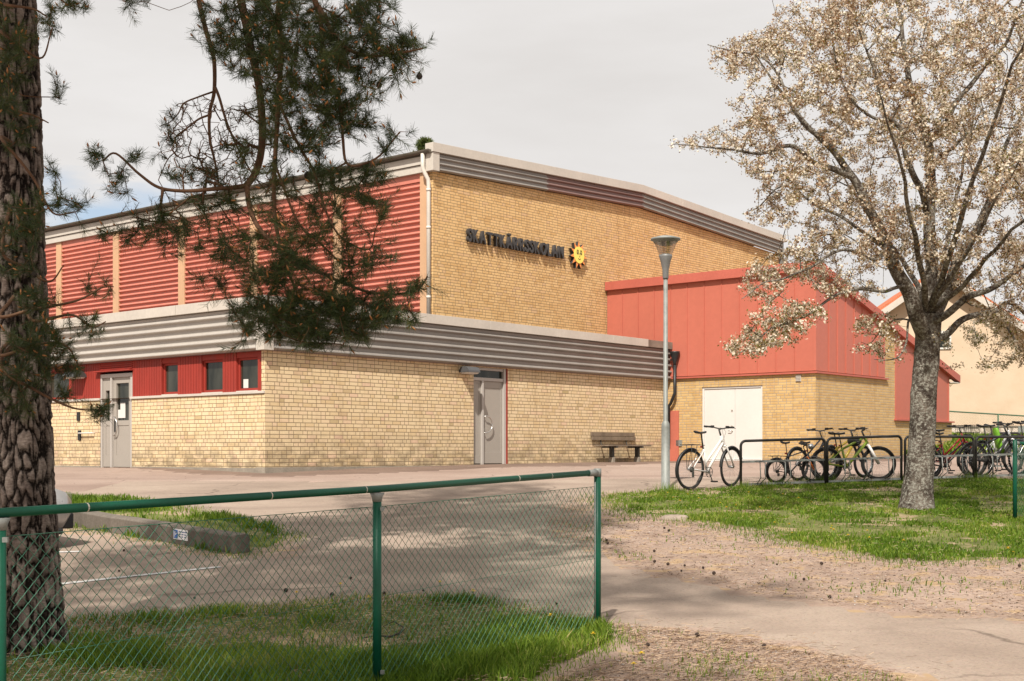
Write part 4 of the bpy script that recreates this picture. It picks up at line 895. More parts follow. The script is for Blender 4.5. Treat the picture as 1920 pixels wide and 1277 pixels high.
for s in (.62, 1.02, 2.55, 3.3, 4.45):
    m = MB(); f = s/2.447; k = int(f); f -= k; c = fp[k].lerp(fp[k+1], f); zz = ft[k]*(1-f)+ft[k+1]*f; m.tube([(c.x, c.y, zz), (c.x+e_.x*(.006+.004*(s % 1)), c.y+e_.y*.008, zz)], .02155, 14); c_ = m.build('paint_chip', M['chip']); c_.parent = rail
nr = Vector((-fd.y, fd.x)).normalized()
for k in range(3):
    off = nr*(-.0) 
    a_, b_ = fp[k]+e_*.03, fp[k+1]-e_*.03; 
    m = MB(); chain2(m, a_, b_, fg[k]+.03, fg[k+1]+.03, ft[k]-.105, ft[k+1]-.105); wp(m, 'wire_mesh', M['green_wire'], fence)
    m = MB(); m.tube([(a_.x, a_.y, ft[k]-.103), (b_.x, b_.y, ft[k+1]-.103)], .0019, 5); m.tube([(a_.x, a_.y, fg[k]+.05), (b_.x, b_.y, fg[k+1]+.05)], .0017, 5); m.tube([(a_.x, a_.y, (fg[k]+ft[k])/2-.04), (b_.x, b_.y, (fg[k+1]+ft[k+1])/2-.04)], .0013, 5); wp(m, 'tension_wire', M['green_wire'], fence)
m = MB(); q = fp[0]+e_*.034+nr*.0; m.tube([(q.x, q.y, fg[0]+.04), (q.x, q.y, ft[0]-.07)], .006, 6); wp(m, 'stretcher_bar', M['galv'], fence)
# right-hand fence end
rp0 = Vector(((1903-CX)/F*17.2, 17.2)); rd = Vector((.68, .733)).normalized(); rps = [rp0+rd*2.5*k for k in range(3)]
rf = thing('chain_link_fence', 'green chain-link fence starting at a post at the right edge of the lawn', 'fence', (rp0.x, rp0.y, -1.05))
rt = [.135, .09, .05]; rg = [Hh(p.x, p.y)+.02 for p in rps]
for k in range(3):
    m = MB(); p = rps[k]; m.lathe([(.028, rg[k]-.1), (.028, rt[k]-(.0 if k == 0 else .03)), (.012, rt[k]+.012 if k == 0 else rt[k]-.029)], 14, (p.x, p.y, 0)); wp(m, 'post', M['green'], rf)
    if k < 2:
        m = MB(); chain2(m, p+rd*.035, rps[k+1]-rd*.03, rg[k]+.03, rg[k+1]+.03, rt[k]-.10, rt[k+1]-.10, .06, .0020, 3); wp(m, 'wire_mesh', M['green_wire'], rf)
m = MB(); m.tube([(rps[0].x+rd.x*.09, rps[0].y+rd.y*.09, rt[0]-.035), (rps[2].x, rps[2].y, rt[2]-.035)], .0215, 14); wp(m, 'top_rail', M['green'], rf)
m = MB(); m.tube([(rps[0].x+rd.x*.02, rps[0].y+rd.y*.02, rt[0]-.035), (rps[0].x+rd.x*.10, rps[0].y+rd.y*.10, rt[0]-.035)], .027, 14); wp(m, 'end_clamp', M['galv'], rf)
m = MB(); q = rps[0]+rd*.045; m.tube([(q.x, q.y, rg[0]+.02), (q.x, q.y, rt[0]-.06)], .007, 6); wp(m, 'stretcher_bar', M['galv'], rf)
# fence below the cream house
ff = thing('chain_link_fence', 'thin green chain-link fence in front of the peeling plinth of the cream house', 'fence', HP(1, -4, .3))
M['green_far'] = paint('dull_green_wire', (.05, .11, .06), .6, .1, 6)
pp = [HP(-4.5+2.9*k, -4.1-.10*k, 0) for k in range(6)]; pg = [Hh(p.x, p.y) for p in pp]
topz = lambda p, py: (HY-py)/F*p.y
pt = [topz(p, 771+.062*((CX+F*p.x/p.y)-1776)) for p in pp]
for k in range(6):
    m = MB(); m.lathe([(.03, pg[k]-.1), (.03, pt[k])], 8, (pp[k].x, pp[k].y, 0)); wp(m, 'post', M['green_far'], ff)
    if k < 5: m = MB(); chain2(m, pp[k].to_2d(), pp[k+1].to_2d(), pg[k]+.05, pg[k+1]+.05, pt[k]-.03, pt[k+1]-.03, .10, .0028, 3); wp(m, 'wire_mesh', M['green_far'], ff)
m = MB(); m.tube([(p.x, p.y, z) for p, z in zip(pp, pt)], .026, 8); wp(m, 'top_rail', M['green_far'], ff)
# ------------------------------------------------------------------ timber kerb with parking plate
k0, k1 = G(452, 1040), G(150, 988); k0.z = Hh(k0.x, k0.y); k1.z = Hh(k1.x, k1.y)
kd = Vector((k1.x-k0.x, k1.y-k0.y)); kl = kd.length; kd.normalize(); kn = Vector((-kd.y, kd.x))
if kn.y > 0: kn = -kn
sl_ = thing('parking_kerb_beam', 'long grey timber kerb beam edging the small grass island by the parking bays', 'kerb beam', k0)
def KP(s, t, z): v = Vector((k0.x, k0.y))+kd*s+kn*t; return Vector((v.x, v.y, z+k0.z+(k1.z-k0.z)*s/kl))
m = MB(); n = 14
for i in range(n+1):
    s = -.02+(kl+1.2)*i/n; w_ = noise.noise(Vector((s*1.5, 3, 1)))*.012
    for (tt, zz) in ((-.1, -.1), (.1, -.1), (.1, .20+w_), (.075, .22+w_), (-.08, .225+w_), (-.1, .20+w_)): m.v.append(tuple(KP(s, tt, zz)))
for i in range(n):
    for j in range(6): j2 = (j+1) % 6; m.f.append((i*6+j, i*6+j2, i*6+6+j2, i*6+6+j)); m.uv.append(None); m.mi.append(0); m.sm.append(False)
m.f += [tuple(range(6))[::-1], tuple(range(n*6, n*6+6))]; m.uv += [None]*2; m.mi += [0]*2; m.sm += [False]*2
M['beam'] = paint('grey_kerb_timber', (.17, .145, .12), .9, .4, 2.5, 0, .004, .1, True); wp(m, 'beam', M['beam'], sl_, .006)
sg = thing('parking_plate', 'small blue and white parking plate screwed to the kerb beam', 'sign', KP(1.15, .11, .15))
M['sign_white'] = paint('sign_white', (.72, .70, .70), .4, .05); M['sign_blue'] = paint('sign_blue', (.03, .13, .42), .4, .05); M['sign_ink'] = paint('sign_ink', (.05, .10, .20), .5, .05)
s0 = 1.28; zz0 = .07
m = MB(); m.hexa([KP(s0,.101,zz0), KP(s0-.32,.101,zz0), KP(s0-.32,.106,zz0), KP(s0,.106,zz0), KP(s0,.101,zz0+.12), KP(s0-.32,.101,zz0+.12), KP(s0-.32,.106,zz0+.12), KP(s0,.106,zz0+.12)]); wp(m, 'plate', M['sign_white'], sg)
m = MB(); m.hexa([KP(s0-.012,.106,zz0+.012), KP(s0-.10,.106,zz0+.012), KP(s0-.10,.108,zz0+.012), KP(s0-.012,.108,zz0+.012), KP(s0-.012,.106,zz0+.108), KP(s0-.10,.106,zz0+.108), KP(s0-.10,.108,zz0+.108), KP(s0-.012,.108,zz0+.108)]); wp(m, 'blue_field', M['sign_blue'], sg)
def text_on(body, size, s_, z_, mat, name):
    cu = bpy.data.curves.new('t', 'FONT'); cu.body = body; cu.size = size; cu.extrude = .0005; cu.offset = .0012
    to = bpy.data.objects.new('t', cu); COL.objects.link(to); bpy.context.view_layer.update()
    me = bpy.data.meshes.new_from_object(to.evaluated_get(bpy.context.evaluated_depsgraph_get())); bpy.data.objects.remove(to)
    for v in me.vertices: v.co = KP(s_-v.co.x, .1088+v.co.z, z_+v.co.y)
    me.materials.clear(); me.materials.append(mat); o = bpy.data.objects.new(name, me); COL.objects.link(o); wparent(o, sg)
text_on('P', .10, s0-.025, zz0+.024, M['sign_white'], 'letter')
for r_ in range(3):
    m = MB()
    for k in range(3): 
        a_ = s0-.125-k*.062; w_ = .035+.018*((r_*7+k*3) % 3)/2; m.hexa([KP(a_,.106,zz0+.03+r_*.028), KP(a_-w_,.106,zz0+.03+r_*.028), KP(a_-w_,.1072,zz0+.03+r_*.028), KP(a_,.1072,zz0+.03+r_*.028), KP(a_,.106,zz0+.042+r_*.028), KP(a_-w_,.106,zz0+.042+r_*.028), KP(a_-w_,.1072,zz0+.042+r_*.028), KP(a_,.1072,zz0+.042+r_*.028)])
    wp(m, 'text_line', M['sign_ink'], sg)
# ------------------------------------------------------------------ parked car: only its nose shows past the pine
cn = Vector((-5.48, 15.42)); cdv = Vector((.71, .70)).normalized(); cz = Hh(cn.x-1.5, cn.y-1.5)+.012
car = thing('parked_car', 'silver grey parked car whose nose shows between the pine trunk and the kerb beam', 'car', (cn.x-cdv.x*2.1, cn.y-cdv.y*2.1, cz), math.atan2(cdv.y, cdv.x))
M['car'] = paint('silver_car_paint', (.42, .41, .40), .28, .04, 2, .3, 0, .6); M['tyre'] = paint('tyre_rubber', (.022, .021, .02), .85, .25, 8, 0, 0, .2); M['alloy'] = paint('alloy', (.45, .45, .45), .3, .1, 4, .8)
# stations along x (rear -2.1 .. nose 2.1): lower z, belt z, half width, roof z
ST = [(-2.08,.34,.80,.74,.86), (-1.98,.24,.93,.82,.98), (-1.4,.22,.95,.86,1.36), (-.6,.22,.93,.88,1.45), (.2,.22,.91,.88,1.43), (.75,.22,.89,.88,1.22), (1.15,.22,.86,.87,.92), (1.6,.22,.78,.85,.82), (1.95,.26,.66,.78,.70), (2.07,.34,.56,.66,.60)]
m = MB(); m.smooth = True; ring = []
for (x, zl_, zb_, hw_, zr_) in ST:
    c_ = [(x,-hw_*.85,zl_), (x,-hw_,zl_+.12), (x,-hw_*1.01,(zl_+zb_)/2), (x,-hw_*.96,zb_), (x,-hw_*(.74 if zr_ > 1 else .8),zr_-.03), (x,-hw_*.4,zr_), (x,hw_*.4,zr_), (x,hw_*(.74 if zr_ > 1 else .8),zr_-.03), (x,hw_*.96,zb_), (x,hw_*1.01,(zl_+zb_)/2), (x,hw_,zl_+.12), (x,hw_*.85,zl_)]
    ring.append(len(m.v)); m.v += c_
for i in range(len(ST)-1):
    for j in range(12):
        j2 = (j+1) % 12; glassy = (j in (3, 7)) and ST[i][4] > 1.0 and ST[i+1][4] > 1.0 or (j in (3,4,5,6,7) and {i} & {5}) or (j in (4,5,6) and i == 1)
        m.f.append((ring[i]+j, ring[i]+j2, ring[i+1]+j2, ring[i+1]+j)); m.uv.append(None); m.mi.append(1 if glassy else 0); m.sm.append(True)
m.f += [tuple(ring[0]+j for j in range(12))[::-1], tuple(ring[-1]+j for j in range(12))]; m.uv += [None]*2; m.mi += [0]*2; m.sm += [False]*2
m.build('body', [M['car'], M['glass']], car)
m = MB(); m.box(1.85, 2.11, -.62, .62, .24, .42); m.box(-2.12, -1.9, -.7, .7, .26, .42); m.box(-1.95, 1.9, -.80, .80, .19, .26); m.build('lower_bumper', M['black'], car, .02)
for sy in (-1, 1):
    m = MB(); m.box(1.86, 2.045, sy*.60-.12, sy*.60+.12, .52, .66); m.build('headlight', M['clear'], car, .02)
    m = MB(); m.box(.78, .95, sy*.96-.07, sy*.96+.07, .92, 1.04); m.build('mirror', M['car'], car, .02)
    for wx in (-1.35, 1.32):
        Mx = Matrix.Translation((wx, sy*.79, .31)) @ Matrix.Rotation(R(90), 4, 'X')
        m = MB(); m.lathe([(.2, -.1), (.29, -.1), (.31, -.07), (.31, .07), (.29, .1), (.2, .1)], 28, M=Mx, cap=False); wh = m.build('wheel', M['tyre'], car)
        m = MB(); m.lathe([(.2, -.095), (.19, -.07), (.05, -.09), (.05, .09), (.19, .07), (.2, .095)], 20, M=Mx); r_ = m.build('rim', M['alloy'], car); r_.parent = wh
# ------------------------------------------------------------------ bicycle racks
M['rack_black'] = paint('black_rack_paint', (.022, .020, .018), .45, .25, 6, 0, 0, .5)
def Yd(px, Y): return Vector(((px-CX)/F*Y, Y))
def rack(label, A, B, zt_a, zt_b, nh=4):
    A = Vector(A); B = Vector(B); L = (B-A).length; d = (B-A).normalized(); nrm = Vector((-d.y, d.x))
    za_, zb2 = Hh(A.x, A.y)+.02, Hh(B.x, B.y)+.02
    t = thing('bike_rack', label, 'bike rack', (A.x, A.y, za_), 0, 'bike racks along the yard edge')
    def q(s, z, o_=0): v = A+d*s+nrm*o_; return (v.x, v.y, z)
    def tz(s): return zt_a+(zt_b-zt_a)*s/L
    def bz(s): return za_+(zb2-za_)*s/L
    m = MB(); r_ = .09; pts = [q(0, bz(0)-.1), q(0, tz(0)-r_)]
    for k in range(1, 6): a_ = R(90*k/6); pts.append(q(r_-r_*math.cos(a_), tz(0)-r_+r_*math.sin(a_)))
    pts += [q(r_, tz(r_)), q(L-r_, tz(L-r_))]
    for k in range(1, 6): a_ = R(90*k/6); pts.append(q(L-r_+r_*math.sin(a_), tz(L)-r_+r_*math.cos(a_)))
    pts += [q(L, tz(L)-r_), q(L, bz(L)-.1)]
    m.tube(pts, .024, 10); wp(m, 'hoop_frame', M['rack_black'], t)
    for zz in (.45, .06):
        m = MB(); hh = .036; pr_ = []
        for s in (.02, L-.02):
            pr_ += [Vector(q(s, bz(s)+zz-hh/2, -.012)), Vector(q(s, bz(s)+zz-hh/2, .012)), Vector(q(s, bz(s)+zz+hh/2, .012)), Vector(q(s, bz(s)+zz+hh/2, -.012))]
        m.add(pr_, [(0,1,2,3), (7,6,5,4), (0,4,5,1), (1,5,6,2), (2,6,7,3), (3,7,4,0)]); wp(m, 'cross_rail', M['galv'], t)
    for k in range(nh):
        s = L*(k+.7)/(nh+.4); z_ = bz(s); m = MB(); w_ = .05
        m.tube([q(s-w_, z_+.45, -.0), q(s-w_, z_+.43, -.14), q(s-w_, z_+.16, -.16), q(s-w_+.02, z_+.06, .0)], .009, 6); m.tube([q(s+w_, z_+.45, 0), q(s+w_, z_+.43, -.14), q(s+w_, z_+.16, -.16), q(s+w_-.02, z_+.06, .0)], .009, 6); wp(m, 'wheel_holder', M['galv'], t)
rY = lambda px: 22.6+(px-1389)/531*1.9
def rk(lab, p0, p1, y0, y1, nh): A, B = Yd(p0, rY(p0)), Yd(p1, rY(p1)); rack(lab, A, B, (HY-y0)/F*A.y, (HY-y1)/F*B.y, nh)
rk('black tube bike rack section nearest the white bicycle, left of the blossom tree', 1389, 1547, 827, 822.5, 3)
rk('black tube bike rack section between the children\'s bicycle and the tree trunk', 1551, 1690, 822, 817.5, 3)
rk('black tube bike rack section just right of the blossom tree trunk', 1697, 1825.5, 818.5, 819, 3)
rk('black tube bike rack section running out of the picture at the right', 1830, 1990, 819, 820, 4)
A, B = Yd(1854, 29), Yd(1914, 29); rack('small black bike rack standing in a second row behind the others', A, B, (HY-812)/F*29, (HY-812)/F*29, 1)
# ------------------------------------------------------------------ bicycles
M['reflector'] = paint('red_reflector', (.22, .015, .012), .3)
def bike(label, rear, front, wheel_d, fcol, fork_col=None, step=False, guards=True, carrier=True, susp=False, steer=0., sh=None, thick=.017, rim='dark', basket=False, lean=0., stand=True, grip=None, lamp=False, tyre_w=.02, roll=0):
    """rear/front: ground points (x, y) under the hubs"""
    rear = Vector(rear); front = Vector(front); d = front-rear; wb = d.length
    mid = (rear+front)/2; z = Hh(mid.x, mid.y)+.025; dz = (Hh(front.x, front.y)-Hh(rear.x, rear.y))
    t = thing('bicycle', label, 'bicycle', (mid.x, mid.y, z), math.atan2(d.y, d.x), 'bicycles parked by the racks'); t.rotation_euler = (lean, -math.atan2(dz, wb), math.atan2(d.y, d.x))
    r_ = wheel_d/2; k = wheel_d/.70; xr, xf = -wb/2, wb/2
    FM = fcol; FK = fork_col or fcol
    def wheel(cx, ang, parent):
        Mx = Matrix.Translation((cx, 0, r_)) @ Matrix.Rotation(ang, 4, 'Z')
        c = lambda p: Mx @ Vector(p)
        m = MB(); n = 36; m.tube([c(((r_-tyre_w)*math.cos(a_), 0, (r_-tyre_w)*math.sin(a_))) for a_ in np.linspace(0, 2*math.pi, n, endpoint=False)], tyre_w, 8, closed=True)
        w_ = m.build('wheel', M['tyre'], parent)
        m = MB(); rr_ = r_-tyre_w*2-.006; m.tube([c((rr_*math.cos(a_), 0, rr_*math.sin(a_))) for a_ in np.linspace(0, 2*math.pi, n, endpoint=False)], .010, 6, closed=True)
        o = m.build('rim', M['alloy'] if rim == 'bright' else M['iron'], parent); o.parent = w_
        m = MB(); m.tube([c((0, -.05, 0)), c((0, .05, 0))], .022*k, 8)
        for i in range(28):
            a_ = 2*math.pi*i/28+.05; a2 = a_+(.5 if i % 2 else -.5); m.tube([c((.02*math.cos(a2), .03*(1 if i % 4 < 2 else -1), .02*math.sin(a2))), c((rr_*math.cos(a_), 0, rr_*math.sin(a_)))], .0013, 3, cap=False)
        o = m.build('spokes', M['alloy'], parent); o.parent = w_
        return w_
    wheel(xr, 0, t); wf_ = wheel(xf, steer, t)
    bb = Vector((xr+.43*k, 0, r_-.06*k)); sh = sh or .93*k; st_top = Vector((xr+.43*k-.17*k*(sh/.93), 0, sh-.0)); s_cl = bb.lerp(st_top, .62)
    hd_t = Vector((xf-.13*k-.16*k, 0, r_+.53*k)); hd_b = Vector((xf-.13*k-.10*k, 0, r_+.40*k)); rh = Vector((xr, 0, r_)); 
    m = MB(); tk = thick*k
    m.tube([hd_b+(hd_b-hd_t)*.1, hd_t+(hd_t-hd_b)*.2], tk*1.15, 10)                       # head tube
    m.tube([hd_b.lerp(hd_t, .25), bb], tk*1.25, 10)                                       # down tube
    m.tube([bb, s_cl], tk, 10)                                                            # seat tube
    if step: m.tube([hd_t.lerp(hd_b, .25), bb.lerp(s_cl, .38)], tk*1.1, 10)
    else: m.tube([hd_t, s_cl.lerp(bb, .08)], tk, 10)
    for sy in (-1, 1):
        m.tube([bb+Vector((0, sy*.03, 0)), rh+Vector((.06*k, sy*.055, 0)), rh+Vector((0, sy*.055, 0))], tk*.55, 6)
        m.tube([s_cl+Vector((0, sy*.015, -.03)), rh+Vector((.02, sy*.05, .03)), rh+Vector((0, sy*.055, 0))], tk*.5, 6)
    m.tube([bb+Vector((0, -.04, 0)), bb+Vector((0, .04, 0))], tk*1.4, 10)
    m.build('frame', FM, t)
    ax = (hd_t-hd_b).normalized()
    Ms = Matrix.Translation(hd_b) @ Matrix.Rotation(steer, 4, ax) @ Matrix.Translation(-hd_b)
    # front hub is re-centred on the steering axis by the wheel matrix; fork reaches it
    fh = Vector((xf, 0, r_)); m = MB(); cs, sn = math.cos(steer), math.sin(steer)
    crown = hd_b-ax*.03
    for sy in (-1, 1):
        side = Vector((-sn*sy*.06, cs*sy*.06, 0)); m.tube([crown+side*.9, crown.lerp(fh, .5)+side, fh+side*.95], (tk*1.15 if susp else tk*.75), 8)
    m.tube([crown+Vector((-sn*-.055, cs*-.055, .0)), crown+Vector((-sn*.055, cs*.055, .0))], tk*1.2, 8)
    m.build('fork', FK, t)
    # bars
    top = hd_t+ax*.14*k; m = MB(); m.tube([hd_t+ax*.02, top], tk*.8, 8); cb = top+Vector((.05*k*cs, .05*k*sn, .02)); m.tube([top, cb], .018*k, 8)
    hw_ = .30*max(k, .85); side = Vector((-sn, cs, 0)); fw = Vector((cs, sn, 0))
    m.tube([cb-side*hw_-fw*.06+Vector((0, 0, .03)), cb-side*hw_*.55-fw*.02+Vector((0, 0, .025)), cb-side*.05, cb+side*.05, cb+side*hw_*.55-fw*.02+Vector((0, 0, .025)), cb+side*hw_-fw*.06+Vector((0, 0, .03))], .012, 8)
    hb_ = m.build('handlebar', M['iron'], t)
    for sy in (-1, 1):
        m = MB(); e1 = cb+side*sy*hw_-fw*.06+Vector((0, 0, .03)); e0 = cb+side*sy*hw_*.60-fw*.025+Vector((0, 0, .026)); m.tube([e0, e1], .017, 8); m.tube([e0+fw*.01, e0+fw*.07+side*sy*.03, e1+fw*.055-Vector((0, 0, .02))], .006, 5)
        m.box(-.02, .02, -.025, .025, -.015, .03, Matrix.Translation(e0-side*sy*.03+Vector((0, 0, -.005))))
        g_ = m.build('grip', M['black'], t); g_.parent = hb_
    m = MB(); m.tube([cb+Vector((0, .04, 0)), cb+fw*.12+Vector((0, .05, -.02)), hd_b+fw*.10+Vector((0, .02, -.02)), hd_b+Vector((.03, 0, -.06))], .0028, 4); m.tube([cb-side*.06, cb+fw*.10+Vector((0, -.05, -.06)), hd_t+Vector((.04, -.02, -.05)), hd_b+Vector((-.02, 0, 0))], .0028, 4); m.build('cables', M['black'], t)
    if lamp: m = MB(); m.lathe([(.02, -.05), (.05, -.02), (.055, .03)], 14, M=Matrix.Translation(cb+fw*.10+Vector((0, 0, -.02))) @ Matrix.Rotation(R(90), 4, 'Y')); m.build('headlamp', M['alloy'], t)
    # saddle
    m = MB(); m.smooth = True; sp = st_top+Vector((0, 0, .0)); lk = .27*k; rings = []
    for i, (u_, w_) in enumerate(((0, .055), (.15, .075), (.35, .068), (.55, .04), (.8, .024), (1, .012))):
        x = sp.x-.14*k+lk*u_; z_ = sp.z+.05-.012*math.sin(u_*3.1)+(.012 if u_ == 0 else 0); rings.append(len(m.v)); w_ *= max(k, .8)
        for a_ in range(8): q_ = a_*math.pi/4; m.v.append((x, w_*math.cos(q_), z_+(.022 if math.sin(q_) < 0 else .016)*math.sin(q_)))
    for i in range(5):
        for j in range(8): m.f.append((rings[i]+j, rings[i]+(j+1) % 8, rings[i+1]+(j+1) % 8, rings[i+1]+j)); m.uv.append(None); m.mi.append(0); m.sm.append(True)
    m.f += [tuple(rings[0]+j for j in range(8))[::-1], tuple(rings[5]+j for j in range(8))]; m.uv += [None]*2; m.mi += [0]*2; m.sm += [True]*2
    sd_ = m.build('saddle', M['black'], t)
    m = MB(); m.tube([s_cl, sp+Vector((0, 0, .035))], .0135*k, 8); o = m.build('seat_post', M['iron'], t)
    # drivetrain
    m = MB(); n = 24; cr_ = .085*k
    m.tube([bb+Vector((cr_*math.cos(a_), -.055, cr_*math.sin(a_))) for a_ in np.linspace(0, 6.2832, n, endpoint=False)], .006, 5, closed=True)
    for a_ in range(5): q_ = a_*1.2566; m.tube([bb+Vector((0, -.055, 0)), bb+Vector((cr_*math.cos(q_), -.055, cr_*math.sin(q_)))], .007, 5)
    ca = R(-70); cl_ = .17*k; 
    p1 = bb+Vector((cl_*math.cos(ca), -.075, cl_*math.sin(ca))); p2 = bb+Vector((-cl_*math.cos(ca), .075, -cl_*math.sin(ca)))
    m.tube([bb+Vector((0, -.066, 0)), bb+Vector((0, .066, 0))], .014*k, 6); m.tube([bb+Vector((0, -.06, 0)), p1], .011*k, 6); m.tube([bb+Vector((0, .06, 0)), p2], .011*k, 6); cs_ = m.build('crankset', M['iron'], t)
    for p_, sy in ((p1, -1), (p2, 1)): m = MB(); m.box(-.045*k, .045*k, 0 if sy > 0 else -.09*k, .09*k if sy > 0 else 0, -.012, .012, Matrix.Translation(p_)); o = m.build('pedal', M['black'], t)
    m = MB(); m.tube([bb+Vector((0, -.055, cr_)), rh+Vector((0, -.05, .04))], .005, 4); m.tube([bb+Vector((0, -.055, -cr_)), rh+Vector((.02, -.05, -.10*k)), rh+Vector((-.01, -.05, -.04))], .005, 4)
    m.lathe([(.05*k, -.02), (.035*k, .02)], 14, M=Matrix.Translation(rh+Vector((0, -.045, 0))) @ Matrix.Rotation(R(90), 4, 'X')); m.box(-.015, .02, -.075, -.05, -.13*k, -.03, Matrix.Translation(rh)); m.build('chain', M['iron'], t)
    if guards:
        for cx, a0_, a1_, ang in ((xr, 60, 200, 0), (xf, 20, 178 if step else 150, steer)):
            Mx = Matrix.Translation((cx, 0, r_)) @ Matrix.Rotation(ang, 4, 'Z'); m = MB(); rr_ = r_+.018; nn_ = 16; vs = []
            for a_ in np.linspace(R(a0_), R(a1_), nn_):
                for (w_, dr) in ((-.026, -.012), (0, .004), (.026, -.012), (.026, -.015), (0, .001), (-.026, -.015)): vs.append(Mx @ Vector(((rr_+dr)*math.cos(a_), w_, (rr_+dr)*math.sin(a_))))
            m.smooth = True; m.add(vs, [(i*6+j, i*6+(j+1) % 6, i*6+6+(j+1) % 6, i*6+6+j) for i in range(nn_-1) for j in range(6)]); m.build('mudguard', M['black'], t)
    if carrier:
        m = MB(); zc_ = wheel_d+.07*k
        for sy in (-1, 1):
            m.tube([(s_cl.x+.02, sy*.02, zc_-.02), (xr+.12*k, sy*.055, zc_), (xr-.20*k, sy*.055, zc_), (xr-.22*k, sy*.03, zc_+.01)], .006, 5); m.tube([(xr-.02, sy*.06, r_), (xr-.04, sy*.055, zc_)], .005, 5); m.tube([(xr, sy*.06, r_), (xr+.10*k, sy*.055, zc_)], .005, 5)
        for x_ in (.1, 0, -.1, -.2): m.tube([(xr+x_*k, -.055, zc_), (xr+x_*k, .055, zc_)], .005, 5)
        m.build('luggage_carrier', M['black'], t)
    if stand: m = MB(); m.tube([bb+Vector((-.08*k, .03, 0)), (bb.x-.16*k, .16*k, -.02)], .009, 6); m.build('kickstand', M['black'], t)
    m = MB(); m.box(-.008, .008, -.02, .02, -.015, .015, Matrix.Translation((s_cl.x-.05*k, 0, s_cl.z+.04))); m.build('reflector', M['reflector'], t)
    if basket:
        m = MB(); bc_ = cb+fw*.20+Vector((0, 0, -.08)); Rz = Matrix.Translation(bc_) @ Matrix.Rotation(steer, 4, 'Z')
        for zz_, s_ in ((.12, 1.), (.05, .95), (-.02, .9), (-.09, .85)): m.tube([Rz @ Vector((sx*.14*s_, sy*.19*s_, zz_)) for sx, sy in ((-1,-1), (1,-1), (1,1), (-1,1))], .005, 5, closed=True)
        for i in range(9):
            y_ = -.17+.34*i/8
            for sx in (-1, 1): m.tube([Rz @ Vector((sx*.14, y_*1.1, .12)), Rz @ Vector((sx*.12, y_, -.09))], .0035, 4)
            m.tube([Rz @ Vector((-.12, y_*.9, -.09)), Rz @ Vector((.12, y_*.9, -.09))], .0035, 4)
        m.build('basket', M['iron'], t)
    return t
def gp(px, Y): v = Yd(px, Y); return (v.x, v.y)
def heading(px, Y, ang, wb, rear=True):
    a = Vector(gp(px, Y)); d = Vector((math.cos(R(ang)), math.sin(R(ang))))*wb; return (tuple(a), tuple(a+d)) if rear else (tuple(a-d), tuple(a))
BW = paint('white_bike_paint', (.74, .70, .66), .3, .04, 2, 0, 0, .6); BO = paint('orange_bike_paint', (.62, .16, .03), .35, .05); BK = paint('black_bike_paint', (.02, .02, .022), .3, .1); BY = paint('mustard_bike_paint', (.40, .28, .03), .35, .05)
BG = paint('lime_bike_paint', (.19, .26, .03), .35, .05); BR = paint('dark_red_bike_paint', (.30, .02, .02), .3, .05); BS = paint('silver_bike_paint', (.5, .5, .48), .3, .05, 2, .3); BD = paint('charcoal_bike_paint', (.05, .05, .055), .4, .1)
r, f = heading(1293.5, 22.1, 41, 1.08); bike('white city bicycle with black carrier parked between the lamp post and the first rack', r, f, .70, BW, step=True, steer=R(8), lean=R(3), thick=.019)
r, f = heading(1455.7, 23.4, 22, .80); kb = bike('small black children\'s bicycle with orange fork and front lamp in the first rack', r, f, .46, BK, BO, False, True, True, True, R(-25), lean=R(2), lamp=True, sh=.70, tyre_w=.024)
r, f = heading(1497, 24.2, 38, 1.0); bike('black bicycle with long mudguards standing behind the small children\'s bicycle', r, f, .62, BD, None, False, True, False, False, R(12), lean=R(-2), sh=.66)
r, f = heading(1548, 24.3, 30, .98, True); bike('mustard yellow mountain bicycle with bright front rim in the second rack', r, f, .62, BY, BK, False, False, False, True, R(10), rim='bright', sh=.82, thick=.024, tyre_w=.026, stand=False)
r, f = heading(1647.7, 24.0, 10, 1.02, False); bike('lime green mountain bicycle with white fork in front of the annex wall corner', r, f, .64, BG, BW, False, False, False, True, R(-18), sh=.84, thick=.024, tyre_w=.028, stand=False)
r, f = heading(1747, 24.4, 25, .98); bike('black bicycle with silver seat post just right of the blossom tree trunk', r, f, .52, BK, None, True, True, True, False, R(5), sh=.80)
r, f = heading(1828, 25.0, 12, 1.0, False); bike('dark red bicycle with a black wire front basket behind the third rack', r, f, .64, BR, BR, True, True, True, False, R(20), sh=.85, basket=True, rim='bright')
r, f = heading(1842, 24.8, 30, 1.04); bike('silver city bicycle with bright rims at the start of the fourth rack', r, f, .68, BS, BS, True, True, True, False, R(5), rim='bright', sh=.93)
r, f = heading(1912, 24.9, 15, 1.02, False); bike('charcoal bicycle with sloping frame beside the lime green child seat', r, f, .66, BK, BK, False, True, False, False, R(-10), sh=.93, thick=.022)
r, f = heading(1900, 26.0, 32, 1.02); bike('black city bicycle behind the green fence post at the right edge', r, f, .68, BD, BD, True, True, True, False, R(5), sh=.95)
r, f = heading(1945, 25.2, 30, 1.02); bike('dark bicycle seen through the wire mesh at the far right', r, f, .66, BK, BK, False, True, False, False, R(15), sh=.9)
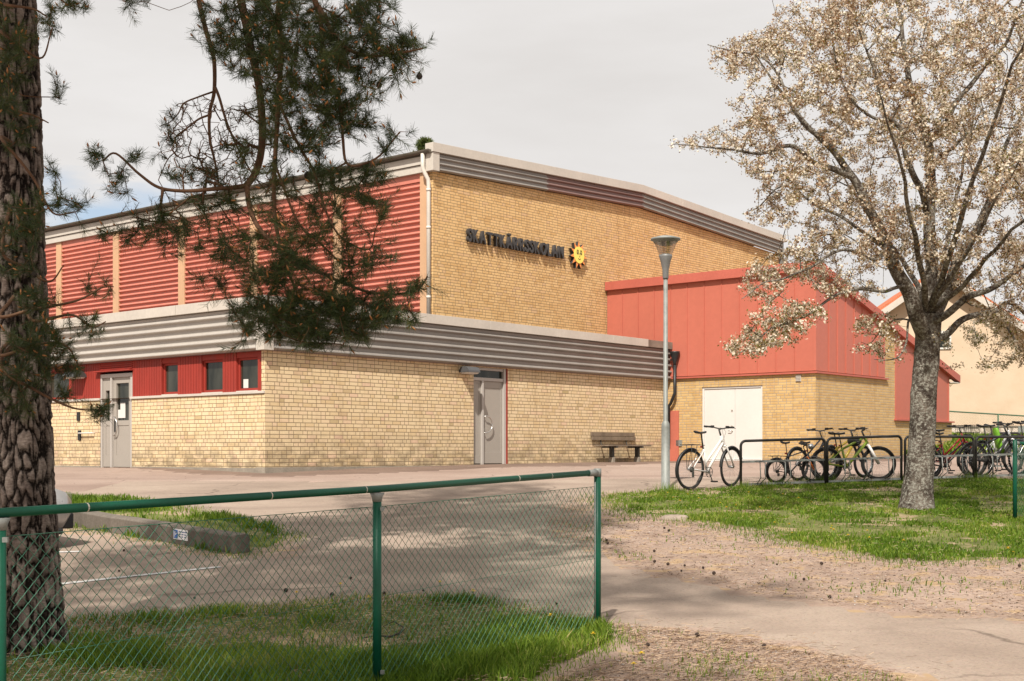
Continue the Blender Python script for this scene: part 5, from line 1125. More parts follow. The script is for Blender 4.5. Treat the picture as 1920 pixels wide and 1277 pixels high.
# child seat on a bicycle: lime shell
cs0 = Yd(1873, 25.0); cz0 = Hh(cs0.x, cs0.y)
m = MB(); m.smooth = True
def shell(pts, w_):
    n = len(pts); vs = []
    for (x, z, k_) in pts: vs += [(x, -w_*k_, z), (x-.05, -w_*k_*.6, z), (x-.07, 0, z), (x-.05, w_*k_*.6, z), (x, w_*k_, z), (x+.0, w_*k_*.9, z), (x-.03, 0, z), (x, -w_*k_*.9, z)]
    return vs, [(i*8+j, i*8+(j+1) % 8, i*8+8+(j+1) % 8, i*8+8+j) for i in range(n-1) for j in range(8)]
vs, fs = shell([(.30, .40, .5), (.22, .42, .9), (.10, .46, 1), (.02, .58, 1), (-.02, .72, 1.05), (-.05, .88, .95), (-.06, .95, .6)], .13); m.add(vs, fs)
t = thing('child_seat', 'lime green child bicycle seat shell mounted between the parked bicycles', 'child seat', (cs0.x, cs0.y, cz0), R(5)); m.build('shell', paint('lime_plastic', (.18, .42, .03), .4, .05), t)
m = MB(); m.tube([(.05, 0, .5), (.0, 0, .35), (-.12, 0, .30)], .014, 6); m.tube([(-.12, 0, .3), (-.12, 0, .0)], .014, 6); m.build('bracket', M['black'], t)
# helmet hanging between the yellow and the lime bicycles
hp_ = Yd(1602, 24.0); hz0 = (HY-826)/F*24.0
t = thing('cycle_helmet', 'black cycle helmet hanging from the lime bicycle handlebar', 'helmet', (hp_.x, hp_.y, hz0))
m = MB(); m.smooth = True; rings = 8; vs = []
for i in range(rings+1):
    th = math.pi*.62*i/rings
    for j in range(16): a_ = 2*math.pi*j/16; rr_ = .115*(1+.04*math.cos(5*a_)); vs.append((rr_*1.15*math.sin(th)*math.cos(a_), rr_*.9*math.sin(th)*math.sin(a_), -.115*math.cos(th)))
m.add(vs, [(i*16+j, i*16+(j+1) % 16, i*16+16+(j+1) % 16, i*16+16+j) for i in range(rings) for j in range(16)]); m.build('shell', M['black'], t)
m = MB()
for k in range(5): a_ = -1+.5*k; m.box(-.045, .045, -.008, .008, -.004, .004, Matrix.Translation((.02, -.10*math.cos(a_*.6)+.0, -.05+.03*k)) @ Matrix.Rotation(a_, 4, 'Z'))
m.build('vents', M['galv'], t)
m = MB(); m.tube([(-.08, .0, .03), (-.02, .02, .14), (.0, .03, .19), (.03, .02, .14), (.09, 0, .03)], .004, 5); m.build('strap', M['black'], t)
# ------------------------------------------------------------------ trees
def Q(px, py, Y): return np.array([(px-CX)/F*Y, Y, (HY-py)/F*Y])
class Tree:
    def __init__(s): s.p = []; s.par = []; s.rmin = []; s.tips = []; s.tgt_dir = []
    def line(s, pts, r0, r1, par=None, sub=6, wob=.02):
        """traced limb: pts are world points; returns the node ids"""
        pts = [np.array(q, float) for q in pts]; ids = []
        # Catmull-Rom
        ext = [2*pts[0]-pts[1]]+pts+[2*pts[-1]-pts[-2]]; allp = []
        for i in range(1, len(ext)-2):
            for k in range(sub):
                t = k/sub; a, b, c, d = ext[i-1:i+3]
                allp.append(.5*((2*b)+(-a+c)*t+(2*a-5*b+4*c-d)*t*t+(-a+3*b-3*c+d)*t**3))
        allp.append(pts[-1]); n = len(allp)
        for i, q in enumerate(allp):
            f = i/(n-1); L = wob*(1 if 0 < i else 0); nn = noise.noise_vector(Vector((q[0]*2.1, q[1]*2.1, q[2]*2.1)))
            s.p.append(q+np.array(nn)*L); s.par.append(par if i == 0 and par is not None else (len(s.p)-2 if i else -1)); s.rmin.append(r0*(1-f)+r1*f); ids.append(len(s.p)-1)
        if par is not None: s.par[ids[0]] = par
        return ids
    def near(s, q):
        A = np.array(s.p); return int(((A-np.array(q))**2).sum(1).argmin())
    def grow(s, tg, step=.1, wob=.012, droop=0., up=0., allowed_from=0, maxlen=None):
        cap = len(s.p)+len(tg)*14; A = np.zeros((cap, 3)); n = len(s.p); A[:n] = s.p
        tg = np.array(tg); d0 = np.array([np.sqrt(((A[allowed_from:n]-t)**2).sum(1).min()) for t in tg]); order = np.argsort(d0); out_ = []
        for k in order:
            t = tg[k]; D = A[allowed_from:n]-t; dd = (D**2).sum(1); i = int(dd.argmin())+allowed_from; a = A[i]; L = math.sqrt(((t-a)**2).sum())
            if L < 1e-3: continue
            if maxlen and L > maxlen: t = a+(t-a)*maxlen/L; L = maxlen
            m = max(1, int(L/step)); m = min(m, 12)
            pa = s.par[i]; dr = (a-A[pa]) if pa >= 0 else np.array([0, 0, 1.]); dr = dr/(np.linalg.norm(dr)+1e-9)
            c = a+dr*L*.28+(t-a)*.3+np.array([0, 0, up*L]); prev = i
            for j in range(1, m+1):
                f = j/m; q = (1-f)**2*a+2*f*(1-f)*c+f*f*t; 
                if j < m: q = q+np.random.default_rng(n).normal(0, wob, 3)*min(1, L*2); q[2] -= droop*math.sin(f*math.pi)*L*.2
                if n >= cap: break
                A[n] = q; s.p.append(q); s.par.append(prev); s.rmin.append(0); prev = n; n += 1
            dr2 = t-A[s.par[prev]]; s.tips.append((prev, dr2/(np.linalg.norm(dr2)+1e-9))); out_.append(prev)
        return out_
    def mesh(s, name, mat, root, rt=.003, ex=.42, rmax=1, sides=lambda r: 3 if r < .006 else (5 if r < .02 else (8 if r < .06 else 14)), bump=None, skip=None):
        n = len(s.p); ch = [[] for _ in range(n)]; cnt = np.zeros(n)
        for i, p in enumerate(s.par):
            if p >= 0: ch[p].append(i)
        order = list(range(n)); order.sort(key=lambda i: -i)
        # children always have a larger index than their parent
        for i in order:
            cnt[i] = max(1, sum(cnt[c] for c in ch[i])) if ch[i] else 1
        r = np.maximum(rt*cnt**ex, np.array(s.rmin)); traced = np.array(s.rmin) > 0
        r = np.where(traced, np.array(s.rmin), np.minimum(r, rmax)); r_ = r
        for i in range(n):
            p = s.par[i]
            if p >= 0 and not traced[i]: r_[i] = min(r_[i], r_[p]*.92+.0002)
        m = MB(); started = [i for i in range(n) if s.par[i] < 0]; st = [(i, None) for i in started]
        while st:
            i, frm = st.pop(); chain = ([frm] if frm is not None else [])+[i]; cur = i
            while ch[cur]:
                cs = sorted(ch[cur], key=lambda c: -(r_[c]+(1 if traced[c] else 0)))
                if traced[cur]:
                    nx_ = cur+1 if (cur+1 < n and cur+1 in cs) else None
                else: nx_ = cs[0]
                for c in cs:
                    if c != nx_: st.append((c, cur))
                if nx_ is None: break
                chain.append(nx_); cur = nx_
            if len(chain) < 2: continue
            rr = [float(r_[c]) for c in chain]
            if frm is not None: rr[0] = min(rr[0], rr[1]*1.3)
            ns = sides(max(rr)); pts = [s.p[c] for c in chain]
            rr[-1] *= .5 if not traced[chain[-1]] else 1
            m.tube(pts, rr, ns, cap=False)
        s.r = r_
        if bump:
            for k, v in enumerate(m.v):
                v = Vector(v); m.v[k] = tuple(v+bump(v))
        return wp(m, name, mat, root)
def blob(cx, cy, rx, ry, n, y0, y1, rot=0):
    a = rng.uniform(0, 2*math.pi, n); r_ = np.sqrt(rng.uniform(0, 1, n)); X = r_*np.cos(a)*rx; Yp = r_*np.sin(a)*ry; c, s_ = math.cos(R(rot)), math.sin(R(rot))
    px = cx+X*c-Yp*s_; py = cy+X*s_+Yp*c; D = rng.uniform(y0, y1, n); return [Q(a_, b_, d_) for a_, b_, d_ in zip(px, py, D)]
# ---------- pine
g = NG('pine_bark'); at = g.n('ShaderNodeAttribute', attribute_name='rnd').outputs['Fac']; p_ = g.n('ShaderNodeMapping', {'Scale': (1, 1, .35), 'Vector': g.pos()}).outputs[0]
n1 = g.noise(p_, 9, 6, .65); n2 = g.noise(g.pos(), 55, 5, .7); sc_ = g.noise(g.n('ShaderNodeMapping', {'Scale': (1, 1, 2.5), 'Vector': g.pos()}).outputs[0], 30, 4, .7)
plate = g.ramp(g.m('ADD', g.m('MULTIPLY', n1, .6), g.m('MULTIPLY', sc_, .4)), [(.3, (.065, .048, .040)), (.45, (.15, .115, .098)), (.57, (.29, .235, .20)), (.72, (.42, .36, .32))])
col = g.mix(g.mr(g.m('ADD', at, g.m('MULTIPLY', g.m('SUBTRACT', n2, .5), .5)), .06, .30), (.014, .010, .008), plate); g.bump(g.m('ADD', g.m('MULTIPLY', n2, .7), sc_), .9, .012); M['pine_bark'] = g.fin(col, .95, 0, .1)
M['pine_twig'] = paint('pine_twig_bark', (.155, .085, .050), .85, .35, 18, 0, 0, .15)
M['needle'] = leafmat('pine_needle', [(0, (.018, .030, .010)), (.4, (.042, .064, .018)), (.7, (.085, .11, .03)), (1, (.19, .19, .06))], .3, .42, spec=.35)
M['bud'] = paint('pine_bud', (.38, .16, .05), .7, .3, 30)
def barkmesh(name, cx, cy, z0, z1, rfun, dens, root, mat, lean=(0, 0), amp=.024, cell=(.058, .17)):
    nz_ = int((z1-z0)/dens); na = int(2*math.pi*rfun(z0+.5)/dens); V = np.zeros((nz_+1, na, 3)); att = np.zeros((nz_+1, na))
    for i in range(nz_+1):
        z = z0+(z1-z0)*i/nz_; r0 = rfun(z)
        for j in range(na):
            a = 2*math.pi*j/na; x, y = math.cos(a), math.sin(a)
            wv = noise.noise_vector(Vector((x*2.5, y*2.5, z*2.6)))*.9+noise.noise_vector(Vector((x*7, y*7, z*8)))*.45
            q = Vector((x*r0/cell[0]*1.0+wv.x, y*r0/cell[0]+wv.y, z/cell[1]+wv.z*.5)); d, _ = noise.voronoi(q); e_ = d[1]-d[0]
            k = min(1, e_*3.2); rr = r0-amp*(1-k)**1.2+noise.noise(Vector((x*1.5, y*1.5, z*.8)))*.02+(noise.noise(Vector((x*22, y*22, z*14))))*.004*k
            V[i, j] = (cx+lean[0]*(z-z0)+rr*x, cy+lean[1]*(z-z0)+rr*y, z); att[i, j] = e_
    ii, jj = np.meshgrid(np.arange(nz_), np.arange(na), indexing='ij'); a_ = ii*na+jj; b_ = ii*na+(jj+1) % na
    Fc = np.stack([a_, b_, b_+na, a_+na], -1).reshape(-1, 4)
    return np_mesh(name, V.reshape(-1, 3), Fc, mat, root, att.ravel(), True)
pz = Hh(-3.32, 9.0)
pine = thing('pine_tree', 'old pine with thick plated bark at the left edge, boughs hanging across the view', 'tree', (-3.32, 9.0, pz))
prf = lambda z: (.222+.05*math.exp(-(z-pz)*2.5)-.014*(z-pz)) if z < 4 else max(.05, .16-.0055*(z-4))
plx, ply = -.0295, .0
def pax(z): return np.array([-3.32+.00+plx*(z-pz)*1.0, 9.0, z])
barkmesh('trunk', -3.32, 9.0, pz-.25, 3.6, prf, .0085, pine, M['pine_bark'], (plx, ply))
m = MB(); m.tube([pax(z) for z in np.linspace(3.55, 17, 14)], [prf(z)*.98 for z in np.linspace(3.55, 17, 14)], 14); wp(m, 'upper_trunk', M['pine_twig'], pine)
t = Tree()
Y0 = 8.3
def L(*pp, Y=Y0, Y1=None):
    n = len(pp); return [Q(a, b, Y+((Y1 or Y)-Y)*i/(n-1)) for i, (a, b) in enumerate(pp)]
# boughs leave the trunk above the picture and hang into it
root1 = t.line([pax(4.9), (-2.9, 8.9, 4.7), (-2.3, 8.6, 4.2)]+L((430,-70), (452,10), (470,100), (486,170), (492,230), (488,285), (478,320), (462,346), Y=8.4, Y1=8.2), .034, .021)
fk = root1[-1]
l1 = t.line(L((462,346), (430,350), (400,352), (345,358), (296,354), (258,328), (215,288), (190,300), Y=8.2, Y1=7.9), .016, .005, fk)
l2 = t.line(L((462,346), (467,385), (480,420), (505,452), (545,482), (590,508), (640,530), (690,548), (745,552), (785,540), (801,520), Y=8.2, Y1=7.7), .017, .005, fk)
rootA = t.line([pax(5.3), (-2.95, 9.1, 5.1)]+L((362,-90), (372,-10), (385,55), (400,110), (401,170), (392,212), (393,260), (402,300), (411,350), Y=8.7, Y1=8.5), .022, .006, None)
iA = rootA[len(rootA)*6//10]; na = t.near(Q(392, 212, 8.6)); a2 = t.line([t.p[t.near(Q(401,165,8.6))]]+L((412,185), (424,225), (440,265), (452,290), (475,330), (500,360), Y=8.55), .011, .004, t.near(Q(401,165,8.6)))
a3 = t.line([t.p[na]]+L((372,222), (350,240), (331,258), (334,280), (318,300), (300,340), Y=8.55), .008, .003, na)
n3 = t.near(Q(401, 168, 8.6)); a4 = t.line([t.p[n3]]+L((375,180), (345,192), (335,210), (320,228), (300,238), Y=8.55), .007, .003, n3)
rootC = t.line([pax(5.6), (-2.4, 8.8, 5.2)]+L((520,-90), (522,20), (528,110), (524,200), (516,300), (515,380), (520,440), (535,500), (560,560), Y=8.1, Y1=7.9), .024, .008)
rootD = t.line([pax(6.0), (-2.2, 8.5, 5.6)]+L((560,-80), (600,20), (640,80), (690,104), (745,100), (792,92), Y=8.0, Y1=7.7), .024, .005)
nD = t.near(Q(600, 20, 8)); rootE = t.line([t.p[nD]]+L((612,120), (640,200), (645,260), (655,310), (705,296), (752,246), Y=7.95, Y1=7.8), .015, .005, nD)
nC = t.near(Q(522, 200, 8.1)); t.line([t.p[nC]]+L((560,265), (590,320), (612,400), (640,450), (690,470), (705,430), Y=7.95, Y1=7.8), .010, .004, nC)
nC = t.near(Q(516, 300, 8.0)); t.line([t.p[nC]]+L((530,340), (560,420), (600,460), (650,500), (700,480), (740,485), Y=7.9, Y1=7.75), .009, .004, nC)
nE = t.near(Q(545,482,8)); t.line([t.p[nE]]+L((520,520), (500,560), (515,610), (560,640), (640,645), Y=7.9, Y1=7.7), .009, .004, nE)
# boughs by the trunk
tr = []
for pts, y in ((((30,560), (0,590), (60,580), (105,573), (150,562), (190,540), (212,538)), 8.55), (((20,590), (60,600), (100,596), (140,590), (175,610), (200,600)), 8.6), (((-40,640), (0,668), (55,650), (100,640), (130,650), (150,690)), 8.5),
               (((-60,650), (0,690), (60,730), (110,755), (150,768), (200,770)), 8.5), (((-40,380), (0,465), (40,500), (90,530), (120,500)), 8.55), (((-60,300), (0,260), (60,330), (100,400), (140,400)), 8.5),
               (((-40,100), (0,60), (40,90), (80,110), (100,50)), 8.5), (((-40,180), (20,200), (60,215), (90,230)), 8.5), (((60,-60), (100,-20), (120,5), (150,15)), 8.8), (((-30,40), (10,10), (60,15), (90,30)), 8.4)):
    st_ = pax(Q(pts[0][0], pts[0][1], 9)[2]+.1); t.line([st_]+[Q(a, b, y) for a, b in pts[1:]], .014, .004)
# needle-bearing targets
B = []
def add(*a, **k): B.extend(blob(*a, **k))
def thin(lst, k): return lst
add(520, 40, 110, 70, 110, 7.7, 8.6); add(470, 60, 70, 90, 90, 7.8, 8.6); add(560, 130, 100, 90, 130, 7.6, 8.5); add(570, 220, 90, 70, 95, 7.6, 8.4); add(400, 60, 40, 60, 32, 8.2, 8.8)
add(660, 70, 75, 70, 75, 7.6, 8.3); add(735, 90, 50, 45, 24, 7.6, 8.0); add(640, 190, 50, 60, 42, 7.6, 8.2); add(600, 290, 40, 40, 20, 7.7, 8.2); add(700, 20, 60, 30, 26, 7.7, 8.2); add(690, 150, 26, 30, 12, 7.6, 8); add(765, 90, 30, 12, 9, 7.6, 7.9)
add(668, 235, 40, 18, 14, 7.7, 8.0); add(735, 262, 26, 22, 8, 7.7, 7.9); add(690, 325, 80, 16, 20, 7.7, 8.0); add(640, 350, 60, 30, 24, 7.7, 8.2); add(700, 375, 26, 22, 10, 7.7, 8); add(722, 400, 16, 20, 5, 7.7, 7.9)
add(560, 380, 90, 50, 46, 7.7, 8.4); add(500, 470, 100, 45, 78, 7.6, 8.4); add(585, 470, 70, 50, 60, 7.6, 8.2); add(560, 545, 110, 48, 130, 7.5, 8.2); add(610, 590, 120, 42, 120, 7.5, 8.1); add(530, 600, 80, 36, 62, 7.5, 8.2)
add(690, 580, 75, 32, 52, 7.5, 8.0); add(745, 590, 38, 18, 14, 7.5, 7.8); add(600, 630, 95, 22, 40, 7.5, 8.0); add(665, 500, 32, 34, 22, 7.5, 7.9); add(745, 540, 45, 14, 12, 7.6, 7.8); add(790, 545, 14, 26, 7, 7.6, 7.8); add(455, 600, 30, 34, 16, 7.9, 8.3)
add(370, 440, 110, 38, 46, 7.8, 8.4); add(290, 425, 60, 26, 18, 7.8, 8.2); add(400, 375, 70, 22, 22, 8.0, 8.5); add(235, 440, 50, 22, 10, 7.9, 8.2); add(420, 520, 60, 40, 22, 7.8, 8.3); add(190, 300, 26, 20, 6, 7.8, 8.0); add(215, 340, 22, 30, 8, 7.8, 8.0); add(255, 292, 16, 10, 4, 7.8, 8.0); add(320, 225, 14, 14, 4, 8.4, 8.6); add(312, 275, 14, 20, 4, 8.4, 8.6); add(385, 330, 60, 18, 14, 8.2, 8.6); add(330, 335, 30, 16, 6, 8.2, 8.5)
# bushy growth in front of and beside the trunk
add(35, 60, 45, 60, 26, 8.2, 8.7); add(30, 150, 42, 60, 24, 8.2, 8.7); add(25, 240, 35, 50, 14, 8.3, 8.7); add(40, 400, 45, 50, 30, 8.2, 8.7); add(30, 470, 40, 50, 24, 8.3, 8.7); add(70, 560, 40, 26, 14, 8.3, 8.7)
add(60, 640, 70, 40, 40, 8.2, 8.7); add(30, 720, 45, 60, 36, 8.2, 8.7); add(110, 690, 40, 36, 26, 8.3, 8.7); add(185, 540, 26, 22, 11, 8.4, 8.7); add(165, 610, 36, 22, 15, 8.4, 8.7); add(185, 770, 22, 16, 9, 8.4, 8.6); add(120, 385, 30, 26, 12, 8.5, 8.8); add(150, 390, 14, 36, 6, 8.5, 8.7)
add(120, 10, 30, 10, 10, 8.6, 8.9); add(145, 8, 22, 8, 6, 8.6, 8.9); add(95, 50, 10, 20, 6, 8.7, 8.9); add(105, 165, 8, 20, 5, 8.7, 8.9); add(100, 330, 10, 28, 6, 8.7, 8.9); add(262, 3, 16, 6, 3, 8.5, 8.7); add(130, 740, 26, 16, 6, 8.5, 8.7)
B = B+[b+rng.normal(0, .05, 3) for b in B if rng.random() < .3]
B = [b for b in B if rng.random() < (.80 if (b[2] > .55 and b[2] < 1.4) else .97) or b[0]/b[1] < -.33]; add(700, 470, 60, 30, 14, 7.7, 8.0); add(640, 430, 50, 40, 18, 7.7, 8.1); add(480, 250, 60, 90, 40, 7.8, 8.5); add(650, 110, 110, 90, 60, 7.6, 8.3); add(560, 60, 140, 60, 60, 7.8, 8.5); add(760, 120, 35, 60, 14, 7.6, 7.9)
tipsN = t.grow(B, .07, .010, droop=.25, up=-.02, maxlen=1.6)
# bare hanging twigs between the boughs
Bb = []
for a in ((370,250,60,70,230), (430,300,60,50,210), (340,290,40,50,80), (460,240,45,60,150), (420,330,80,25,130), (500,330,50,60,90), (545,370,60,60,90), (350,410,90,30,80), (470,420,80,40,90), (340,400,120,30,90)): Bb += blob(*a, 8.0, 8.6)
t.grow(Bb, .06, .014, droop=.3, maxlen=.5)
brn = t.mesh('branches', M['pine_twig'], pine, rt=.0024, ex=.36, rmax=.012)
def needles(name, tips, root, nn=(34, 54), L=(.045, .070), wd=.0011, shoot=.11, mat=None, buds=True, seed=3):
    r = np.random.default_rng(seed); VV = []; AA = []; bud = MB()
    for (p, d) in tips:
        p = np.asarray(p, float); d = np.asarray(d, float)
        # shoots turn up a little towards the light
        d = d+np.array([0, 0, .35])+r.normal(0, .2, 3); d /= np.linalg.norm(d); n = int(r.integers(*nn)); sl_ = shoot*r.uniform(.6, 1.2)
        u = np.cross(d, [.3, .2, 1.]); u /= np.linalg.norm(u)+1e-9; v = np.cross(d, u); a = r.uniform(0, 6.283, n); s = r.uniform(-1, 0, n)
        base = p+d*(s[:, None]*sl_+sl_*.35); ang = np.radians(r.uniform(25, 62, n)); l = r.uniform(*L, n)
        rad = u*np.cos(a)[:, None]+v*np.sin(a)[:, None]; nd = d*np.cos(ang)[:, None]+rad*np.sin(ang)[:, None]; nd[:, 2] -= .10
        tip = base+nd*l[:, None]; sd = np.cross(nd, r.normal(0, 1, (n, 3))); sd /= np.linalg.norm(sd, axis=1)[:, None]+1e-9; w_ = wd*r.uniform(.8, 1.3, n)[:, None]
        VV.append(np.stack([base-sd*w_, base+sd*w_, tip+sd*w_*.35, tip-sd*w_*.35], 1).reshape(-1, 3)); AA.append(np.repeat(np.clip(r.normal(.45+.1*r.normal(), .18, n), 0, 1), 4))
        if buds and r.random() < .34:
            b0 = p+d*sl_*.33; bl_ = r.uniform(.018, .040); bd = d+np.array([0, 0, .3]); bd /= np.linalg.norm(bd); bud.tube([b0, b0+bd*bl_*.5, b0+bd*bl_], [.0045, .0058, .0015], 5)
    V = np.concatenate(VV); k = np.arange(len(V)//4)*4; o = np_mesh(name, V, np.column_stack([k, k+1, k+2, k+3]), mat or M['needle'], root, np.concatenate(AA))
    if buds and bud.v: wp(bud, 'buds', M['bud'], root)
    return o
tl = []
for i, d in t.tips:
    if i in set(()) : pass
tset = set(tipsN); tips = [(t.p[i], d) for i, d in t.tips if i in tset]
# second-year shoots a little way back along each twig
more = []
for i in tipsN:
    p = t.par[i]
    if p > 0 and rng.random() < .5: q = t.p[p]; dd = np.array(t.p[i])-q; more.append((q+rng.normal(0, .012, 3), dd/(np.linalg.norm(dd)+1e-9)+rng.normal(0, .45, 3)))
needles('needles', tips+more, pine)
few = [(t.p[i], d) for i, d in t.tips if i not in tset and rng.random() < .22]
needles('sparse_needles', few, pine, (8, 18), (.03, .05), .0010, .06, buds=False, seed=5)
# cones
M['old_cone'] = paint('old_cone', (.03, .022, .018), .9)
for px, py, y in ((521,618,7.9), (655,615,7.7), (772,160,7.8), (740,142,7.8), (720,160,7.8), (560,330,8), (610,560,7.7), (690,565,7.7), (62,520,8.4)):
    m = MB(); c = t.p[t.near(Q(px, py, y))]-np.array([0, 0, .02]); m.lathe([(.004, -.022), (.016, -.014), (.019, 0), (.013, .014), (.003, .022)], 7, tuple(c)); wp(m, 'cone', M['old_cone'], pine)
# crown above the picture: coarse sprays, they give the dappled shade
def crown(root, spots, seed, size=.34, nn=(16, 24)):
    r = np.random.default_rng(seed); tp = []
    for (cx, cy, cz, rx, ry, rzz, n) in spots:
        q = r.normal(0, 1, (n, 3)); q /= np.linalg.norm(q, axis=1)[:, None]; q *= (r.uniform(0, 1, n)**.4)[:, None]; q = q*np.array([rx, ry, rzz])+np.array([cx, cy, cz])
        for p in q: dd = p-np.array([cx, cy, cz-1]); tp.append((p, dd/(np.linalg.norm(dd)+1e-9)))
    tp = [x for x in tp if not (x[0][1] > .5 and (abs(x[0][0]) < x[0][1]*.405) and x[0][2] < x[0][1]*.352)]
    return needles('upper_needles', tp, root, nn, (.12, .24), .012, size, buds=False, seed=seed)
def boughs(root, ax, zs, reach, seed, spots):
    r = np.random.default_rng(seed); m = MB()
    for (cx, cy, cz, rx, ry, rzz, n) in spots:
        z = cz-.6; a = np.array(ax(z)); m.tube([a, (a+np.array([cx, cy, cz]))/2+np.array([0, 0, .2]), (cx, cy, cz)], [.06, .04, .015], 6)
    m2 = wp(m, 'upper_boughs', M['pine_twig'], root)
sp1 = [(-2.2, 8.6, 4.9, 1.1, 1.0, .6, 150), (-1.0, 9.2, 5.6, 1.2, 1.2, .6, 150), (-4.6, 8.6, 5.2, 1.2, 1.2, .7, 120), (-3.6, 11.0, 6.0, 1.3, 1.2, .7, 120), (-1.6, 10.6, 7.0, 1.6, 1.4, .8, 170), (-4.8, 9.8, 7.5, 1.5, 1.5, .9, 140), (-2.6, 7.4, 6.4, 1.4, 1.2, .8, 140),
       (-2.6, 10.0, 9.0, 2.0, 1.8, 1.0, 200), (-4.2, 8.0, 9.6, 1.6, 1.6, 1.0, 140), (-2.9, 9.4, 11.4, 2.0, 1.9, 1.2, 200), (-3.6, 9.2, 13.6, 1.9, 1.8, 1.3, 180), (-3.6, 9.0, 16, 1.5, 1.4, 1.3, 130)]
sp1 = [(a, b, c, d, e, f, int(n*1.5)) for a, b, c, d, e, f, n in sp1]+[(-1.2, 9.4, 8.2, 1.3, 1.3, .8, 240), (-1.4, 9.0, 10.2, 1.4, 1.4, .9, 220)]
crown(pine, sp1, 31); boughs(pine, pax, None, None, 1, sp1)
# two more pines, beside and behind the camera, that shade the path and the verge
def shade_pine(x, y, h, spots, lab, seed):
    z = Hh(x, y) if y > 2 else -1.5; root = thing('pine_tree', lab, 'tree', (x, y, z)); m = MB(); zz = np.linspace(z-.3, h, 9)
    m.tube([(x+.15*math.sin(q*.5), y, q) for q in zz], [.22*(1-.75*(q-z)/(h-z)) for q in zz], 12); wp(m, 'trunk', M['pine_twig'], root)
    crown(root, spots, seed); boughs(root, lambda q: (x, y, min(q, h)), None, None, 1, spots)
shade_pine(-3.0, -2.4, 16, [(a-2.4, b, c, d, e, f, int(n*1.2)) for a, b, c, d, e, f, n in [(-1.0, -1.0, 9.0, 2.0, 1.8, .9, 240), (.8, -2.2, 9.6, 1.6, 1.5, .9, 190), (-2.6, -.8, 10.2, 1.9, 1.7, 1.0, 220), (-.6, .4, 11.6, 2.2, 1.9, 1.1, 280), (-1.6, -1.6, 13.4, 2.2, 2.0, 1.2, 240), (-1.2, -.8, 15.4, 1.6, 1.5, 1.1, 150), (1.4, -.2, 12.6, 1.3, 1.3, .7, 120)]], 'tall pine behind the camera whose crown shades the near path', 41)
shade_pine(-5.8, 2.0, 15, [(-5.0, 2.6, 6.2, 1.8, 1.6, .8, 200), (-3.4, 1.2, 7.2, 1.8, 1.6, .8, 200), (-5.6, 3.6, 8.4, 2.0, 1.8, 1.0, 210), (-3.6, 3.0, 9.6, 1.9, 1.8, 1.0, 220), (-5.4, 2.2, 11.6, 2.2, 2.0, 1.2, 240), (-5.6, 2.2, 14, 1.7, 1.6, 1.3, 160)], 'tall pine left of the camera whose crown shades the grass verge', 43)
# ---------- blossom tree
g = NG('lichen_bark'); p_ = g.n('ShaderNodeMapping', {'Scale': (1, 1, .7), 'Vector': g.pos()}).outputs[0]; n1 = g.noise(p_, 6, 6, .65); n2 = g.noise(g.pos(), 26, 5, .75); n3 = g.noise(g.n('ShaderNodeMapping', {'Scale': (1, 1, 3), 'Vector': g.pos()}).outputs[0], 12, 4, .6)
base = g.ramp(n1, [(.35, (.055, .042, .034)), (.55, (.12, .095, .075)), (.7, (.19, .15, .12))]); lich = g.ramp(n2, [(.4, (.17, .16, .135)), (.65, (.34, .32, .27))])
col = g.mix(g.mr(g.m('ADD', g.m('MULTIPLY', n2, .75), g.m('MULTIPLY', n1, .25)), .475, .56), base, lich); g.bump(g.m('ADD', n2, n3), 1.0, .03); M['cherry_bark'] = g.fin(col, .92, 0, .12)
M['cherry_twig'] = paint('blossom_twig_bark', (.075, .058, .048), .85, .35, 20, 0, 0, .15)
M['petal'] = leafmat('blossom_petal', [(0, (.30, .19, .11)), (.3, (.50, .38, .26)), (.6, (.74, .65, .51)), (1, (.88, .84, .74))], .25, .6)
M['cherry_leaf'] = leafmat('young_leaf', [(0, (.16, .06, .025)), (.35, (.24, .105, .035)), (.6, (.20, .15, .035)), (1, (.12, .17, .03))], .35, .45)
Yt = 18.5; tb = Q(1720, 945, Yt); tz_ = Hh(tb[0], Yt)
ctree = thing('blossom_tree', 'big white blossoming tree with a grey lichen-covered trunk on the lawn at the right', 'tree', (tb[0], Yt, tz_))
t = Tree()
def LT(pp, Y=Yt, Y1=None): n = len(pp); return [Q(a, b, Y+((Y1 or Y)-Y)*i/(n-1)) for i, (a, b) in enumerate(pp)]
trk = t.line([Q(1719, 975, Yt)]+LT([(1720,945), (1722,905), (1725,860), (1729,800), (1733,740), (1736,690), (1739,650), (1741,620), (1743,590)]), .285, .19, sub=5, wob=.012)
for k, i in enumerate(trk):
    z = t.p[i][2]-tz_; t.rmin[i] = .185+.085*math.exp(-max(0, z)*3.2)+(.028 if 0 < z < 0 else 0)-.01*min(z, 2.2)/2.2
top = trk[-1]
def limb(pp, r0, r1, dY, frm=None, Ya=None):
    f_ = t.near(Q(*pp[0], Ya or Yt)) if frm is None else frm; pts = [t.p[f_]]+LT(pp[1:], (t.p[f_][1]+dY*.25), t.p[f_][1]+dY); return t.line(pts, r0, r1, f_, sub=5, wob=.05)
L1 = limb([(1738,640), (1722,590), (1706,555), (1688,525), (1675,500), (1664,470), (1645,425), (1620,375), (1594,329), (1565,290), (1534,262), (1500,225), (1465,170), (1440,130)], .118, .012, -1.2)
c0 = t.near(Q(1594, 329, Yt-.8)); limb([(1594,329), (1560,315), (1520,300), (1480,272), (1435,284), (1390,282), (1330,272), (1270,274)], .045, .006, -.6, c0)
c0 = t.near(Q(1534, 262, Yt-1)); limb([(1534,262), (1516,248), (1496,225), (1478,190), (1455,140), (1425,105), (1380,95), (1330,82)], .034, .006, .6, c0)
